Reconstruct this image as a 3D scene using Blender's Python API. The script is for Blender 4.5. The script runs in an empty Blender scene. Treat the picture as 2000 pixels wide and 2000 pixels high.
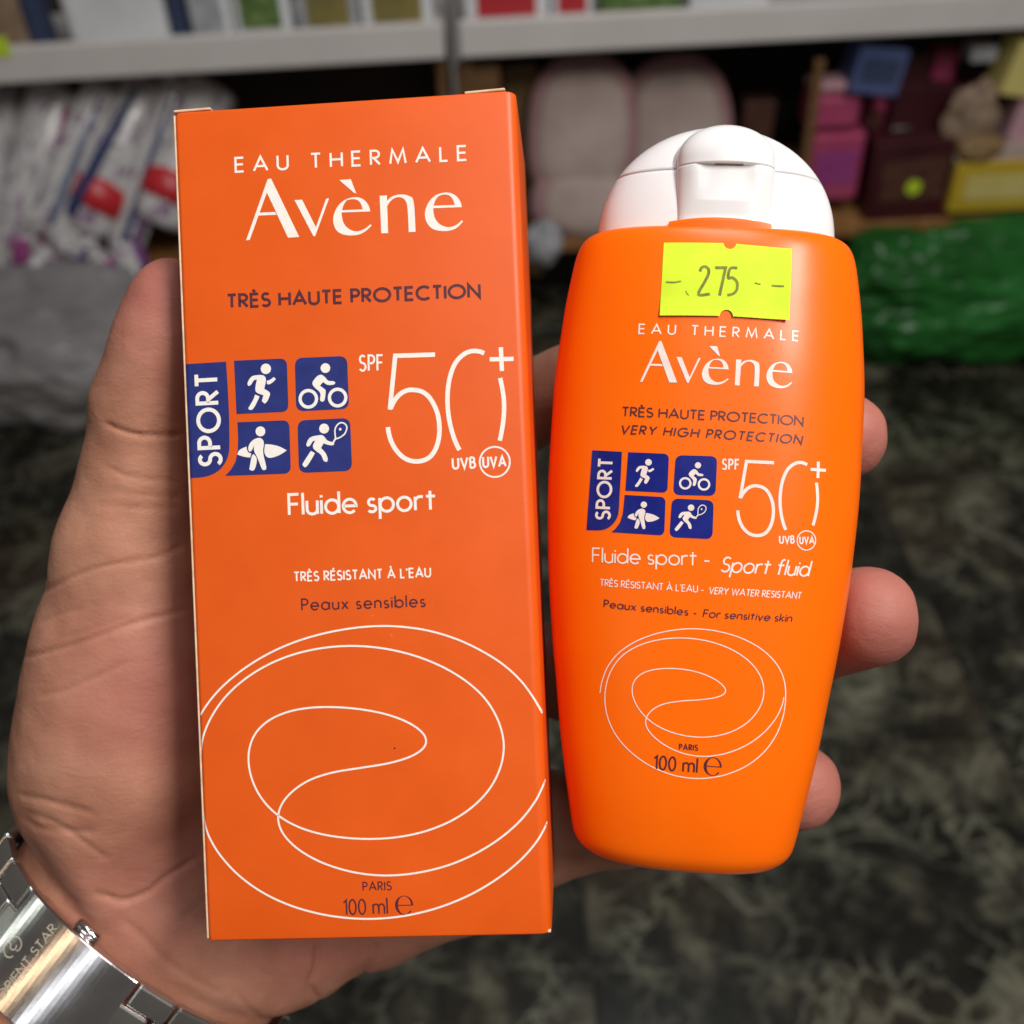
import bpy, bmesh, math, random
import numpy as np
from mathutils import Vector, Matrix, noise, Euler
from mathutils.geometry import tessellate_polygon

S = bpy.context.scene
COL = S.collection
R = math.radians
random.seed(7)

# ---------------------------------------------------------------- camera
CAM_LOC = Vector((0.0, 0.0, 1.20))
CAM_M = Matrix.Translation(CAM_LOC) @ Euler((R(50), 0, 0)).to_matrix().to_4x4() @ Matrix.Rotation(R(-3.1), 4, 'Z')
cd = bpy.data.cameras.new('camera')
cam = bpy.data.objects.new('camera', cd); COL.objects.link(cam)
cam.matrix_world = CAM_M
cd.sensor_width = 36; cd.lens = 36.0
cd.clip_start = 0.01; cd.clip_end = 50
cd.dof.use_dof = True; cd.dof.focus_distance = 0.187; cd.dof.aperture_fstop = 14.0
S.camera = cam

# ---------------------------------------------------------------- light
w = bpy.data.worlds.new('World'); S.world = w; w.use_nodes = True
w.node_tree.nodes['Background'].inputs['Color'].default_value = (1.0, 0.93, 0.86, 1)
w.node_tree.nodes['Background'].inputs['Strength'].default_value = 0.09

def lamp(name, loc, target, sx, sy, power, col):
    l = bpy.data.lights.new(name, 'AREA'); l.shape = 'RECTANGLE'; l.size = sx; l.size_y = sy
    l.energy = power; l.color = col
    o = bpy.data.objects.new(name, l); COL.objects.link(o)
    o.location = loc
    d = (Vector(target) - Vector(loc)).normalized()
    # keep the long side (local y) running front to back along the shop
    z = -d; y = Vector((0, 1, 0)); y = (y - z * y.dot(z)).normalized(); x = y.cross(z)
    o.matrix_world = Matrix.Translation(loc) @ Matrix((x, y, z)).transposed().to_4x4()
    return o
HAND = Vector((0.0, 0.14, 1.07))
lamp('ceiling_tube_light', (0.86, -0.42, 2.55), HAND, 0.11, 1.1, 37, (1.0, 0.95, 0.90))
lamp('ceiling_panel_light', (0.12, -0.78, 2.62), (0.1, -0.6, 0), 0.45, 0.9, 3.5, (1.0, 0.95, 0.92))
lamp('ceiling_tube_light', (-1.82, -1.86, 2.62), (-1.82, -1.8, 0), 1.2, 0.10, 2.2, (1.0, 0.70, 0.42))
lamp('ceiling_tube_light', (-1.47, -2.50, 2.62), (-1.47, -2.4, 0), 1.2, 0.16, 2.6, (0.90, 0.95, 1.0))
lamp('ceiling_tube_light', (-2.70, -0.95, 2.62), (-2.70, -0.9, 0), 1.0, 0.12, 1.2, (0.90, 1.0, 0.88))
lamp('ceiling_tube_light', (0.3, 0.7, 2.75), (0.3, 1.2, 0), 0.16, 1.2, 13, (0.93, 0.97, 1.0))
S.view_settings.view_transform = 'Standard'
S.view_settings.look = 'None'
S.view_settings.exposure = 0.0
S.view_settings.gamma = 1.0
S.render.engine = 'CYCLES'
S.cycles.max_bounces = 8

# ---------------------------------------------------------------- helpers
def link(o, parent=None):
    COL.objects.link(o)
    if parent is not None: o.parent = parent
    return o
def tag(o, label, cat, group=None):
    o['label'] = label; o['category'] = cat
    if group: o['group'] = group
    return o
def empty(name, m):
    o = bpy.data.objects.new(name, None); o.empty_display_size = 0.02
    COL.objects.link(o); o.matrix_world = m
    return o
def mesh_obj(name, verts, faces, mat, parent=None, smooth=False, scale=1.0):
    me = bpy.data.meshes.new(name)
    if scale != 1.0: verts = [(v[0] * scale, v[1] * scale, v[2] * scale) for v in verts]
    me.from_pydata(verts, [], faces); me.update()
    if smooth: me.polygons.foreach_set('use_smooth', [True] * len(me.polygons))
    if mat: me.materials.append(mat)
    o = bpy.data.objects.new(name, me)
    return link(o, parent)
def bm_obj(name, bm, mat, parent=None, smooth=False):
    me = bpy.data.meshes.new(name); bm.to_mesh(me); bm.free()
    if smooth: me.polygons.foreach_set('use_smooth', [True] * len(me.polygons))
    if mat: me.materials.append(mat)
    return link(bpy.data.objects.new(name, me), parent)
def rbox(sx, sy, sz, bev=0.0, seg=2, center=(0, 0, 0), bm=None):
    """rounded box added to a bmesh"""
    own = bm is None
    b = bmesh.new()
    bmesh.ops.create_cube(b, size=1.0)
    for v in b.verts: v.co = Vector((v.co.x * sx, v.co.y * sy, v.co.z * sz))
    if bev > 0: bmesh.ops.bevel(b, geom=b.edges[:], offset=bev, segments=seg, profile=0.5, affect='EDGES')
    for v in b.verts: v.co += Vector(center)
    if own: return b
    me = bpy.data.meshes.new('t'); b.to_mesh(me); b.free(); bm.from_mesh(me); bpy.data.meshes.remove(me)
    return bm
def wnoise(p, s, seed=0.0, oct=3):
    return noise.fractal(Vector((p[0] * s + seed, p[1] * s - seed, p[2] * s + 2 * seed)), 1.0, 2.0, oct, noise_basis='PERLIN_ORIGINAL')

# ---------------------------------------------------------------- materials
def mat(name, col, rough=0.5, metal=0.0, spec=0.5, **kw):
    m = bpy.data.materials.new(name); m.use_nodes = True
    b = m.node_tree.nodes['Principled BSDF']
    b.inputs['Base Color'].default_value = (*col, 1); b.inputs['Roughness'].default_value = rough
    b.inputs['Metallic'].default_value = metal; b.inputs['Specular IOR Level'].default_value = spec
    for k, v in kw.items():
        b.inputs[k.replace('_', ' ')].default_value = v
    return m
def nodes(m):
    nt = m.node_tree; return nt, nt.nodes, nt.links, nt.nodes['Principled BSDF']
def noise_node(m, scale, detail=4, rough=0.55, coord='Object', vec_scale=None, dist=0.0):
    nt, n, l, b = nodes(m)
    tc = n.new('ShaderNodeTexCoord'); t = n.new('ShaderNodeTexNoise')
    t.inputs['Scale'].default_value = scale; t.inputs['Detail'].default_value = detail
    t.inputs['Roughness'].default_value = rough; t.inputs['Distortion'].default_value = dist
    if vec_scale:
        mp = n.new('ShaderNodeMapping'); mp.inputs['Scale'].default_value = vec_scale
        l.new(tc.outputs[coord], mp.inputs['Vector']); l.new(mp.outputs['Vector'], t.inputs['Vector'])
    else: l.new(tc.outputs[coord], t.inputs['Vector'])
    return t
def ramp(m, src, stops):
    nt, n, l, b = nodes(m)
    r = n.new('ShaderNodeValToRGB'); e = r.color_ramp.elements
    e[0].position, e[0].color = stops[0][0], (*stops[0][1], 1)
    e[1].position, e[1].color = stops[-1][0], (*stops[-1][1], 1)
    for p, c in stops[1:-1]:
        x = e.new(p); x.color = (*c, 1)
    l.new(src, r.inputs['Fac']); return r
def bump(m, src, dist, strength=1.0, chain=None):
    nt, n, l, b = nodes(m)
    bp = n.new('ShaderNodeBump'); bp.inputs['Distance'].default_value = dist; bp.inputs['Strength'].default_value = strength
    l.new(src, bp.inputs['Height'])
    if chain: l.new(chain.outputs['Normal'], bp.inputs['Normal'])
    l.new(bp.outputs['Normal'], b.inputs['Normal']); return bp
def vary(m, col_a, col_b, scale, rough_a=None, rough_b=None, **kw):
    nt, n, l, b = nodes(m)
    t = noise_node(m, scale, **kw)
    r = ramp(m, t.outputs['Fac'], [(0.3, col_a), (0.7, col_b)])
    l.new(r.outputs['Color'], b.inputs['Base Color'])
    if rough_a is not None:
        mr = n.new('ShaderNodeMapRange'); mr.inputs['To Min'].default_value = rough_a; mr.inputs['To Max'].default_value = rough_b
        l.new(t.outputs['Fac'], mr.inputs['Value']); l.new(mr.outputs['Result'], b.inputs['Roughness'])
    return t

# foreground: carton, bottle, hand and watch are held in the air before the lens
# frame H: x right, y up, z towards the viewer, origin at the viewer's eye; millimetres scaled to metres
MM = 0.001
def eye(px, py, d):
    """millimetres in frame H of a sight line (photo pixels) at depth d mm"""
    return Vector(((px - 1000) / 2000 * d, (1000 - py) / 2000 * d, -d))
ROOM = CAM_M
def at(px, py, Y):
    """world point on a sight line where it crosses the upright plane y = Y"""
    d = (ROOM.to_3x3() @ Vector(((px - 1000) / 2000, (1000 - py) / 2000, -1)))
    return CAM_LOC + d * (Y / d.y)
def at_floor(px, py, z=0.0):
    d = (ROOM.to_3x3() @ Vector(((px - 1000) / 2000, (1000 - py) / 2000, -1)))
    return CAM_LOC + d * ((z - CAM_LOC.z) / d.z)

# ---------------------------------------------------------------- print layout in millimetres on each face
BOX_TEXT = [('EAU THERMALE',-19.806,63.347,22.382,62.914,2.886,0.397,0.52,'w',0),('TRÈS HAUTE PROTECTION',-22.309,38.885,23.783,38.299,2.742,0.505,0.065,'d',0),('SPF',1.274,26.31,5.79,26.184,3.076,0.359,0.07,'w',0),('UVB',17.293,8.008,21.649,8.032,2.221,0.376,0.05,'w',0),('UVA',22.724,8.051,27.097,8.023,2.17,0.376,0.03,'w',0),('Fluide sport',-12.667,0.988,14.296,0.824,4.169,0.513,0.055,'w',0),("TRÈS RÉSISTANT À L'EAU",-12.113,-10.841,12.77,-11.001,1.868,0.292,0.06,'w',0),('Peaux sensibles',-10.948,-16.081,11.57,-16.268,2.257,0.292,0.14,'d',0),('PARIS',-1.954,-66.532,3.34,-66.534,1.674,0.234,0.09,'d',0),('100 ml',-5.634,-70.801,2.494,-70.778,2.919,0.292,0.07,'d',0)]
BOX_SPORT = [(-24.165,10.562),(-24.206,27.639),4.528,0.701]
AVENE = [[[(-18.222,51.071),(-13.823,61.848),(-13.562,60.667),(-17.568,51.095)]],[[(-13.822,61.878),(-13.198,61.932),(-8.508,51.121),(-10.553,51.087),(-14.133,59.629)]],[[(-15.874,55.901),(-12.739,55.869),(-12.451,55.331),(-16.082,55.392)]],[[(-9.094,57.794),(-7.703,57.772),(-5.158,52.149),(-5.604,51.075),(-5.912,51.093)]],[[(-3.319,57.692),(-2.794,57.722),(-5.604,51.075),(-5.897,51.459)]],[[(-0.78,60.898),(1.284,60.924),(2.186,58.246),(1.675,58.521)]],[[(4.566,54.933),(4.393,55.919),(3.672,57.029),(2.621,57.61),(1.394,57.684),(-0.163,57.259),(-1.443,56.114),(-2.19,54.48),(-2.242,53.261),(-1.777,51.861),(-0.731,51.098),(0.795,50.796),(2.336,50.859),(3.587,51.395),(4.704,52.397),(4.499,52.622),(3.61,51.943),(2.517,51.519),(1.441,51.52),(0.239,52.201),(-0.483,53.311),(-0.641,54.693),(-0.625,55.058)],[(-0.547,55.451),(3.203,55.38),(3.027,56.305),(2.446,57.102),(1.534,57.37),(0.451,57.222),(-0.195,56.498)]],[[(6.368,57.628),(7.686,57.64),(7.614,50.857),(6.389,50.897)]],[[(7.611,56.579),(8.44,57.351),(9.679,57.673),(11.052,57.59),(12.248,56.97),(12.563,55.735),(12.568,50.812),(11.346,50.822),(11.33,55.505),(11.009,56.589),(10.268,57.15),(9.353,57.205),(8.414,56.744),(7.636,55.725)]],[[(21.052,54.713),(20.881,55.693),(20.168,56.798),(19.129,57.406),(17.917,57.54),(16.378,57.178),(15.11,56.039),(14.369,54.412),(14.372,53.045),(14.926,51.707),(15.959,50.918),(17.621,50.578),(19.148,50.701),(20.233,51.184),(21.157,52.191),(20.921,52.356),(20.101,51.646),(19.019,51.255),(17.957,51.317),(16.767,51.993),(16.052,53.098),(15.897,54.473),(15.913,54.837)],[(15.993,55.288),(19.795,55.182),(19.535,56.229),(18.956,56.931),(18.056,57.228),(16.979,56.99),(16.339,56.269)]]]
FIFTY = [([(15.126,28.696),(7.97,28.843),(6.6,19.272)],0.803),([(6.746,19.47),(7.457,20.802),(8.538,21.945),(9.766,22.533),(10.972,22.593),(12.332,22.269),(13.497,21.444),(14.463,19.947),(15.152,18.038),(15.366,15.813),(15.135,13.608),(14.458,11.766),(13.374,10.452),(11.977,9.868),(10.431,9.854),(8.91,10.452),(7.589,11.742),(6.71,13.32),(6.259,14.879),(6.107,16.168)],0.82),([(23.918,28.464),(23.216,28.789),(22.201,28.978),(20.999,28.819),(19.773,28.116),(18.699,26.979),(17.855,25.233),(17.307,23.215),(17.042,21.014),(17.017,18.8),(17.23,16.575),(17.655,14.512),(18.258,12.611),(18.774,11.48)],0.803),([(26.587,23.942),(26.88,22.058),(27.065,20.011),(27.012,17.975),(26.756,15.95),(26.37,14.1),(26.025,12.792)],0.786),([(24.859,27.344),(29.107,27.211)],0.769),([(26.939,29.396),(26.944,25.147)],0.769)]
UVA_RING = (24.981,9.07,2.683,0.308)
BADGE = [(-30.555,29.309),(-22.818,29.38),(-22.703,25.838),(-22.639,19.8),(-22.789,14.118),(-23.053,12.407),(-24.042,10.556),(-25.676,9.251),(-27.983,8.664),(-30.446,8.654)]
TILES = [([(-21.359,29.478),(-11.683,29.413),(-11.774,19.791),(-21.29,19.821)],[0,1.3,1.3,0]),([(-10.239,29.39),(-0.734,29.279),(-0.754,19.771),(-10.382,19.775)],[1.45,1.45,1.45,1.45]),([(-21.193,18.351),(-11.698,18.275),(-11.806,8.66),(-23.854,8.772),(-22.666,9.942),(-21.82,11.316),(-21.332,13.361),(-21.176,15.421)],[0,1.3,1.3,0,0,0,0,0]),([(-10.225,18.136),(-0.65,18.139),(-0.671,8.638),(-10.326,8.697)],[1.45,1.45,1.45,1.45])]
FIGS = [{'discs': [(-15.574,27.702,0.94)],'polys': [[(-17.855,26.629),(-16.193,26.683),(-15.656,26.174),(-15.632,25.484),(-16.038,24.127),(-15.102,23.565),(-14.949,23.041),(-15.616,21.697),(-16.063,21.461),(-16.484,21.826),(-16.525,22.086),(-16.209,22.966),(-17.378,23.419),(-17.74,23.954),(-17.375,25.571),(-17.277,25.825),(-17.835,25.853),(-18.454,24.85),(-18.894,24.786),(-19.138,25.229),(-18.48,26.316)],[(-15.507,25.564),(-15.017,25.591),(-14.209,26.135),(-13.821,25.823),(-14.061,25.491),(-14.961,24.848),(-15.48,24.96)],[(-17.737,23.179),(-16.932,22.795),(-17.163,22.29),(-18.163,20.531),(-18.816,20.39),(-19.098,20.748),(-18.035,22.332)]],'rings': [],'lines': []},{'discs': [(-4.733,27.289,0.871)],'polys': [[(-5.681,26.187),(-5.254,26.028),(-4.837,25.63),(-4.347,24.919),(-3.308,24.901),(-3.026,24.596),(-3.25,24.212),(-4.377,24.2),(-4.801,24.427),(-5.27,24.828),(-5.853,24.171),(-4.928,23.49),(-4.824,23.056),(-5.097,21.526),(-5.455,21.252),(-5.883,21.393),(-5.955,21.739),(-5.732,22.929),(-6.905,23.931),(-7.261,24.55),(-7.118,25.058),(-6.298,25.961)]],'rings': [(-8.066,21.929,1.487,0.581),(-2.742,21.89,1.487,0.581)],'lines': []},{'discs': [(-17.039,16.5,0.889)],'polys': [[(-17.716,15.345),(-17.019,15.312),(-16.549,14.86),(-16.455,14.167),(-16.809,12.808),(-16.193,10.027),(-16.298,9.602),(-16.74,9.45),(-17.113,9.725),(-17.696,11.644),(-18.423,13.054),(-18.293,14.081),(-18.772,13.071),(-19.129,12.915),(-19.463,13.275),(-19.249,14.212),(-18.606,14.956)],[(-18.807,12.246),(-18.449,12.453),(-17.766,11.647),(-18.302,9.693),(-18.838,9.425),(-19.349,9.74),(-19.236,10.338)],[(-21.353,12.845),(-20.944,13.429),(-19.7,13.888),(-19.655,13.284),(-19.312,12.717),(-18.88,12.594),(-19.084,11.88),(-20.128,12.014),(-21.42,12.504)],[(-16.281,14.159),(-15.325,14.08),(-13.771,13.698),(-12.378,12.861),(-13.666,12.061),(-15.078,11.644),(-16.036,11.688),(-16.569,12.711)]],'rings': [],'lines': []},{'discs': [(-5.432,16.448,0.889),(-2.515,16.19,0.239)],'polys': [[(-6.574,15.285),(-5.877,15.355),(-5.374,14.937),(-4.971,14.232),(-3.857,13.923),(-3.699,13.572),(-3.969,13.328),(-5.086,13.551),(-5.594,13.832),(-6.15,13.001),(-5.32,12.105),(-4.934,10.973),(-5.129,10.468),(-5.562,10.488),(-5.859,10.844),(-6.114,11.799),(-7.377,12.715),(-7.694,13.416),(-7.135,14.333),(-7.568,14.353),(-8.128,13.436),(-8.567,13.319),(-8.849,13.641),(-8.424,14.651),(-7.796,15.136)],[(-7.99,12.572),(-7.263,12.109),(-8.712,9.859),(-9.242,9.66),(-9.659,10.074),(-9.558,10.413)]],'rings': [],'lines': [([(-3.441,14.76),(-3.449,16.217),(-2.892,17.099),(-2.24,17.359),(-1.56,17.069),(-1.295,16.372),(-1.719,15.364),(-2.575,14.753),(-3.312,14.531),(-3.441,14.76)],0.256),([(-3.951,13.756),(-3.302,14.753)],0.308)]}]
SWIRL_BOX = [[(31.557,-36.052),(30.33,-33.201),(28.157,-29.853),(25.192,-26.859),(21.421,-24.409),(16.865,-21.926),(11.872,-20.195),(6.432,-19.414),(2.52,-19.192),(-2.206,-19.408),(-7.762,-20.257),(-12.963,-21.63),(-17.807,-23.608),(-22.291,-26.191),(-25.998,-29.003),(-28.713,-31.854),(-30.209,-34.159)],[(-30.154,-53.957),(-30.544,-51.792),(-30.749,-49.043),(-30.802,-45.513),(-30.632,-42.382),(-30.27,-39.451),(-29.749,-37.507),(-28.212,-34.222),(-25.681,-30.973),(-22.373,-28.146),(-18.294,-25.742),(-13.852,-23.942),(-9.061,-22.941),(-4.307,-22.525),(0.016,-22.679),(5.086,-23.443),(10.107,-24.978),(14.699,-27.075),(18.857,-29.925),(21.834,-32.922),(23.629,-36.262),(24.524,-39.762),(24.541,-42.077),(23.814,-45.526),(21.925,-48.944),(18.687,-52.136),(14.698,-54.541),(9.946,-56.352),(4.831,-57.19),(0.121,-57.382),(-4.582,-57.069),(-9.277,-56.251),(-13.176,-54.982),(-16.655,-52.942),(-19.324,-50.333),(-21.17,-46.96),(-21.897,-43.421),(-21.687,-40.298),(-20.372,-37.405),(-17.901,-35.333),(-14.27,-33.886),(-10.289,-33.351),(-5.553,-33.388),(-0.463,-34.019),(4.202,-35.062),(8.045,-36.736),(10.312,-38.551),(10.948,-40.12),(10.181,-41.646),(7.782,-42.93),(3.825,-43.977),(-0.906,-44.5),(-6.832,-45.028),(-10.43,-46.094),(-13.672,-47.951),(-15.938,-50.034),(-16.956,-52.543),(-16.72,-54.501),(-15.631,-56.869),(-12.961,-59.274),(-9.104,-61.509),(-4.441,-63.058),(0.239,-63.865),(4.153,-63.956),(9.253,-63.494),(14.37,-62.261),(19.117,-60.252),(23.489,-57.661),(27.095,-54.672),(29.941,-51.284),(31.551,-47.866)],[(-30.154,-53.957),(-29.717,-55.927),(-28.06,-59.296),(-24.639,-63.289),(-20.399,-66.51),(-15.346,-68.96),(-9.883,-70.634),(-4.402,-71.448),(0.303,-71.624),(5.799,-71.274),(11.708,-69.929),(17.633,-67.741),(22.798,-64.773),(26.799,-61.594),(29.62,-58.777),(31.615,-55.367)]]
E_BOX = (5.417,-69.214,1.635)
BOT_TEXT = [('EAU THERMALE',-13.821,98.805,14.767,98.57,1.959,0.269,0.52,'p',0),('TRÈS HAUTE PROTECTION',-16.005,83.757,16.456,83.477,1.833,0.269,0.08,'d',0),('VERY HIGH PROTECTION',-16.147,80.561,16.324,80.175,1.738,0.269,0.19,'d',0.17),('SPF',2.332,74.852,5.482,74.921,2.086,0.3,0.08,'p',0),('UVB',13.227,62.218,16.072,62.4,1.549,0.269,0.03,'p',0),('UVA',16.878,62.347,19.742,62.49,1.485,0.269,0.02,'p',0),('Fluide sport -',-19.976,56.75,1.275,57.49,2.844,0.284,0.065,'p',0),('Sport fluid',2.971,56.553,19.025,56.557,2.907,0.316,0.04,'p',0.2),("TRÈS RÉSISTANT À L'EAU -",-18.293,52.62,0.407,52.675,1.327,0.174,0.05,'p',0),('VERY WATER RESISTANT',1.189,52.567,17.826,52.523,1.296,0.174,0.05,'p',0.12),('Peaux sensibles -',-17.373,48.729,-0.585,48.344,1.517,0.205,0.11,'d',0),('For sensitive skin',0.413,48.283,16.388,48.29,1.517,0.205,0.085,'d',0.17),('PARIS',-2.373,23.967,1.065,24.053,1.169,0.205,0.08,'d',0),('100 ml',-6.795,19.931,1.208,19.936,2.781,0.316,0.07,'d',0)]
E_BOT = (3.843,21.421,1.612)
AV_BOX_REF = [(-18.222,51.071),(21.157,52.191),(-13.48,61.888)]
AV_BOT_REF = [(-13.037,90.11),(13.959,91.098),(-9.77,97.571)]
SP_BOX_REF = [(7.986,29.235),(29.107,27.211),(10.413,9.428)]
SP_BOT_REF = [(6.642,76.893),(21.088,75.879),(8.64,63.219)]
BOT_UVA = (18.193,63.106)
BOT_BADGE = [(-21.021,77.46),(-15.558,77.355),(-15.524,74.421),(-15.547,69.633),(-15.516,66.762),(-15.691,65.315),(-16.51,63.99),(-17.427,63.232),(-18.689,62.803),(-21.284,62.707)]
BOT_TILES = [([(-14.427,77.313),(-7.113,77.307),(-7.019,70.28),(-14.551,70.282)],[0,1.0,1.0,0]),([(-5.914,77.134),(1.448,77.29),(1.511,70.168),(-5.984,69.972)],[1.2,1.2,1.2,1.2]),([(-14.63,69.534),(-7.281,69.503),(-7.165,62.567),(-16.717,62.606),(-15.944,63.304),(-15.197,64.431),(-14.809,65.941),(-14.697,67.57)],[0,1.0,1.0,0,0,0,0,0]),([(-6.148,69.334),(1.267,69.356),(1.412,62.408),(-6.226,62.327)],[1.2,1.2,1.2,1.2])]
BOT_FIG = [[(-10.691,75.618),(-12.682,71.113)],[(-1.871,75.499),(-2.457,71.799)],[(-11.108,67.933),(-11.0,63.526)],[(-2.675,67.836),(-5.199,63.591)]]
BOX_FIG = [[(-15.574,27.702),(-18.585,20.465)],[(-4.733,27.289),(-5.486,21.339)],[(-17.039,16.5),(-16.685,9.534)],[(-5.432,16.448),(-9.153,9.708)]]
BOT_SPORT = [(-16.932,64.702),(-16.925,76.19),2.907,0.474]
SWIRL_BOT = [(-17.163,32.945),(-17.02,35.088),(-16.216,38.118),(-14.289,40.916),(-11.25,43.286),(-7.574,45.019),(-3.563,45.945),(-0.465,46.251),(3.27,46.151),(7.363,45.239),(10.894,43.699),(13.891,41.304),(15.497,38.815),(16.154,36.279),(16.262,33.721),(16.034,30.833),(15.109,27.613),(13.06,24.368),(10.043,21.702),(6.374,19.902),(2.667,19.059),(0.175,18.857),(-3.604,19.111),(-7.772,20.474),(-11.383,22.808),(-14.077,25.38),(-15.689,28.415),(-16.345,31.589),(-16.279,34.533),(-15.401,37.887),(-13.629,40.497),(-10.586,42.702),(-6.581,44.074),(-2.235,44.545),(1.827,44.252),(5.935,43.097),(9.165,41.233),(11.521,38.661),(12.426,35.842),(12.036,32.962),(10.164,30.011),(7.451,28.111),(4.394,26.954),(1.304,26.404),(-2.46,26.586),(-5.966,27.568),(-8.568,29.09),(-10.585,31.301),(-11.671,33.767),(-11.323,36.056),(-9.684,37.815),(-6.281,38.741),(-2.529,38.772),(0.608,38.457),(3.79,37.252),(5.434,35.775),(5.49,34.826),(3.985,33.93),(0.906,33.294),(-3.134,32.925),(-5.914,32.219),(-8.031,30.748),(-8.935,28.893),(-8.47,27.33),(-6.796,25.564),(-3.875,23.904),(-0.692,23.048),(2.439,22.978),(6.143,23.786),(9.808,25.528),(12.825,28.044),(14.896,30.816),(15.763,33.393),(15.872,34.675)]
STICKER = [(-10.064,115.908),(0.536,116.021),(3.037,115.929),(12.852,115.411),(12.792,102.166),(2.912,102.424),(0.496,102.431),(-10.139,102.205)]
STICK_NOTCH = [(1.789,115.888),(1.672,102.441)]
STICK_INK = [([(-3.37,110.501),(-3.09,111.23),(-2.413,111.446),(-1.827,110.872),(-1.879,109.888),(-2.445,108.564),(-3.425,106.282),(-1.411,106.407)],0.411),([(-0.692,111.3),(1.173,111.358),(0.309,106.177)],0.411),([(3.256,111.362),(2.016,111.254),(1.712,109.513),(2.487,109.539),(3.293,108.753),(3.345,107.459),(2.766,106.643),(1.699,106.287)],0.379),([(-9.366,108.423),(-7.893,108.373),(-6.656,108.623)],0.221),([(6.461,108.72),(7.495,108.509)],0.19),([(9.464,108.387),(10.625,108.326),(11.662,108.361)],0.253),([(-5.697,106.862),(-5.45,106.293),(-5.125,106.045)],0.158)]

# ---------------------------------------------------------------- floor: dark veined marble tiles
def marble():
    m = mat('dark_marble', (0.03, 0.03, 0.025), 0.26, spec=0.5)
    nt, n, l, b = nodes(m)
    tc = n.new('ShaderNodeTexCoord')
    wn = n.new('ShaderNodeTexNoise'); wn.inputs['Scale'].default_value = 4.0; wn.inputs['Detail'].default_value = 6
    l.new(tc.outputs['Object'], wn.inputs['Vector'])
    ad = n.new('ShaderNodeMix'); ad.data_type = 'VECTOR'; ad.inputs['Factor'].default_value = 0.22
    l.new(tc.outputs['Object'], ad.inputs[4]); l.new(wn.outputs['Color'], ad.inputs[5])
    n1 = n.new('ShaderNodeTexNoise'); n1.inputs['Scale'].default_value = 13; n1.inputs['Detail'].default_value = 9; n1.inputs['Roughness'].default_value = 0.68
    l.new(ad.outputs[1], n1.inputs['Vector'])
    r1 = ramp(m, n1.outputs['Fac'], [(0.38, (0.005, 0.0045, 0.003)), (0.49, (0.012, 0.0118, 0.0085)), (0.56, (0.040, 0.038, 0.026)), (0.68, (0.15, 0.143, 0.10))])
    veins = []
    for sc, wd, dst in ((5.5, 0.035, 1.0), (12.0, 0.032, 0.7)):           # ridged noise: thin wandering veins
        vn = n.new('ShaderNodeTexNoise'); vn.inputs['Scale'].default_value = sc; vn.inputs['Detail'].default_value = 5; vn.inputs['Roughness'].default_value = 0.55; vn.inputs['Distortion'].default_value = dst
        l.new(tc.outputs['Object'], vn.inputs['Vector'])
        s1 = n.new('ShaderNodeMath'); s1.operation = 'SUBTRACT'; s1.inputs[1].default_value = 0.5; l.new(vn.outputs['Fac'], s1.inputs[0])
        s2 = n.new('ShaderNodeMath'); s2.operation = 'ABSOLUTE'; l.new(s1.outputs[0], s2.inputs[0])
        veins.append(ramp(m, s2.outputs[0], [(0.0, (1, 1, 1)), (wd * .25, (0.5, 0.5, 0.5)), (wd, (0, 0, 0))]))
    r2 = n.new('ShaderNodeMix'); r2.data_type = 'RGBA'; r2.blend_type = 'LIGHTEN'; r2.inputs['Factor'].default_value = 1.0
    l.new(veins[0].outputs['Color'], r2.inputs[6]); l.new(veins[1].outputs['Color'], r2.inputs[7])
    n2 = n.new('ShaderNodeTexNoise'); n2.inputs['Scale'].default_value = 5.0; n2.inputs['Detail'].default_value = 3
    l.new(tc.outputs['Object'], n2.inputs['Vector'])
    r3 = ramp(m, n2.outputs['Fac'], [(0.40, (0, 0, 0)), (0.62, (1, 1, 1))])
    mu = n.new('ShaderNodeMath'); mu.operation = 'MULTIPLY'
    l.new(r2.outputs[2], mu.inputs[0]); l.new(r3.outputs['Color'], mu.inputs[1])
    mu2 = n.new('ShaderNodeMath'); mu2.operation = 'MULTIPLY'; mu2.inputs[1].default_value = 0.75; l.new(mu.outputs[0], mu2.inputs[0]); mu = mu2
    mx = n.new('ShaderNodeMix'); mx.data_type = 'RGBA'
    l.new(mu.outputs[0], mx.inputs['Factor']); l.new(r1.outputs['Color'], mx.inputs[6]); mx.inputs[7].default_value = (0.27, 0.27, 0.195, 1)
    n3 = n.new('ShaderNodeTexNoise'); n3.inputs['Scale'].default_value = 3.1; n3.inputs['Detail'].default_value = 4
    l.new(tc.outputs['Object'], n3.inputs['Vector'])
    r4 = ramp(m, n3.outputs['Fac'], [(0.5, (0, 0, 0)), (0.72, (0.6, 0.6, 0.6))])
    mx2 = n.new('ShaderNodeMix'); mx2.data_type = 'RGBA'
    l.new(r4.outputs['Color'], mx2.inputs['Factor']); l.new(mx.outputs[2], mx2.inputs[6]); mx2.inputs[7].default_value = (0.055, 0.036, 0.022, 1)
    l.new(mx2.outputs[2], b.inputs['Base Color'])
    return m
MARBLE = marble()
GROUT = mat('grout', (0.05, 0.05, 0.045), 0.9); vary(GROUT, (0.04, 0.04, 0.035), (0.07, 0.068, 0.06), 30)
fl = bm_obj('floor', rbox(6.0, 4.6, 0.02, center=(0, 1.2, -0.014)), GROUT); fl['kind'] = 'structure'
TS = 0.60
tile_bm = rbox(TS - 0.003, TS - 0.003, 0.008, 0.0008, 1)
tile_me = bpy.data.meshes.new('tile'); tile_bm.to_mesh(tile_me); tile_bm.free(); tile_me.materials.append(MARBLE)
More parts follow.
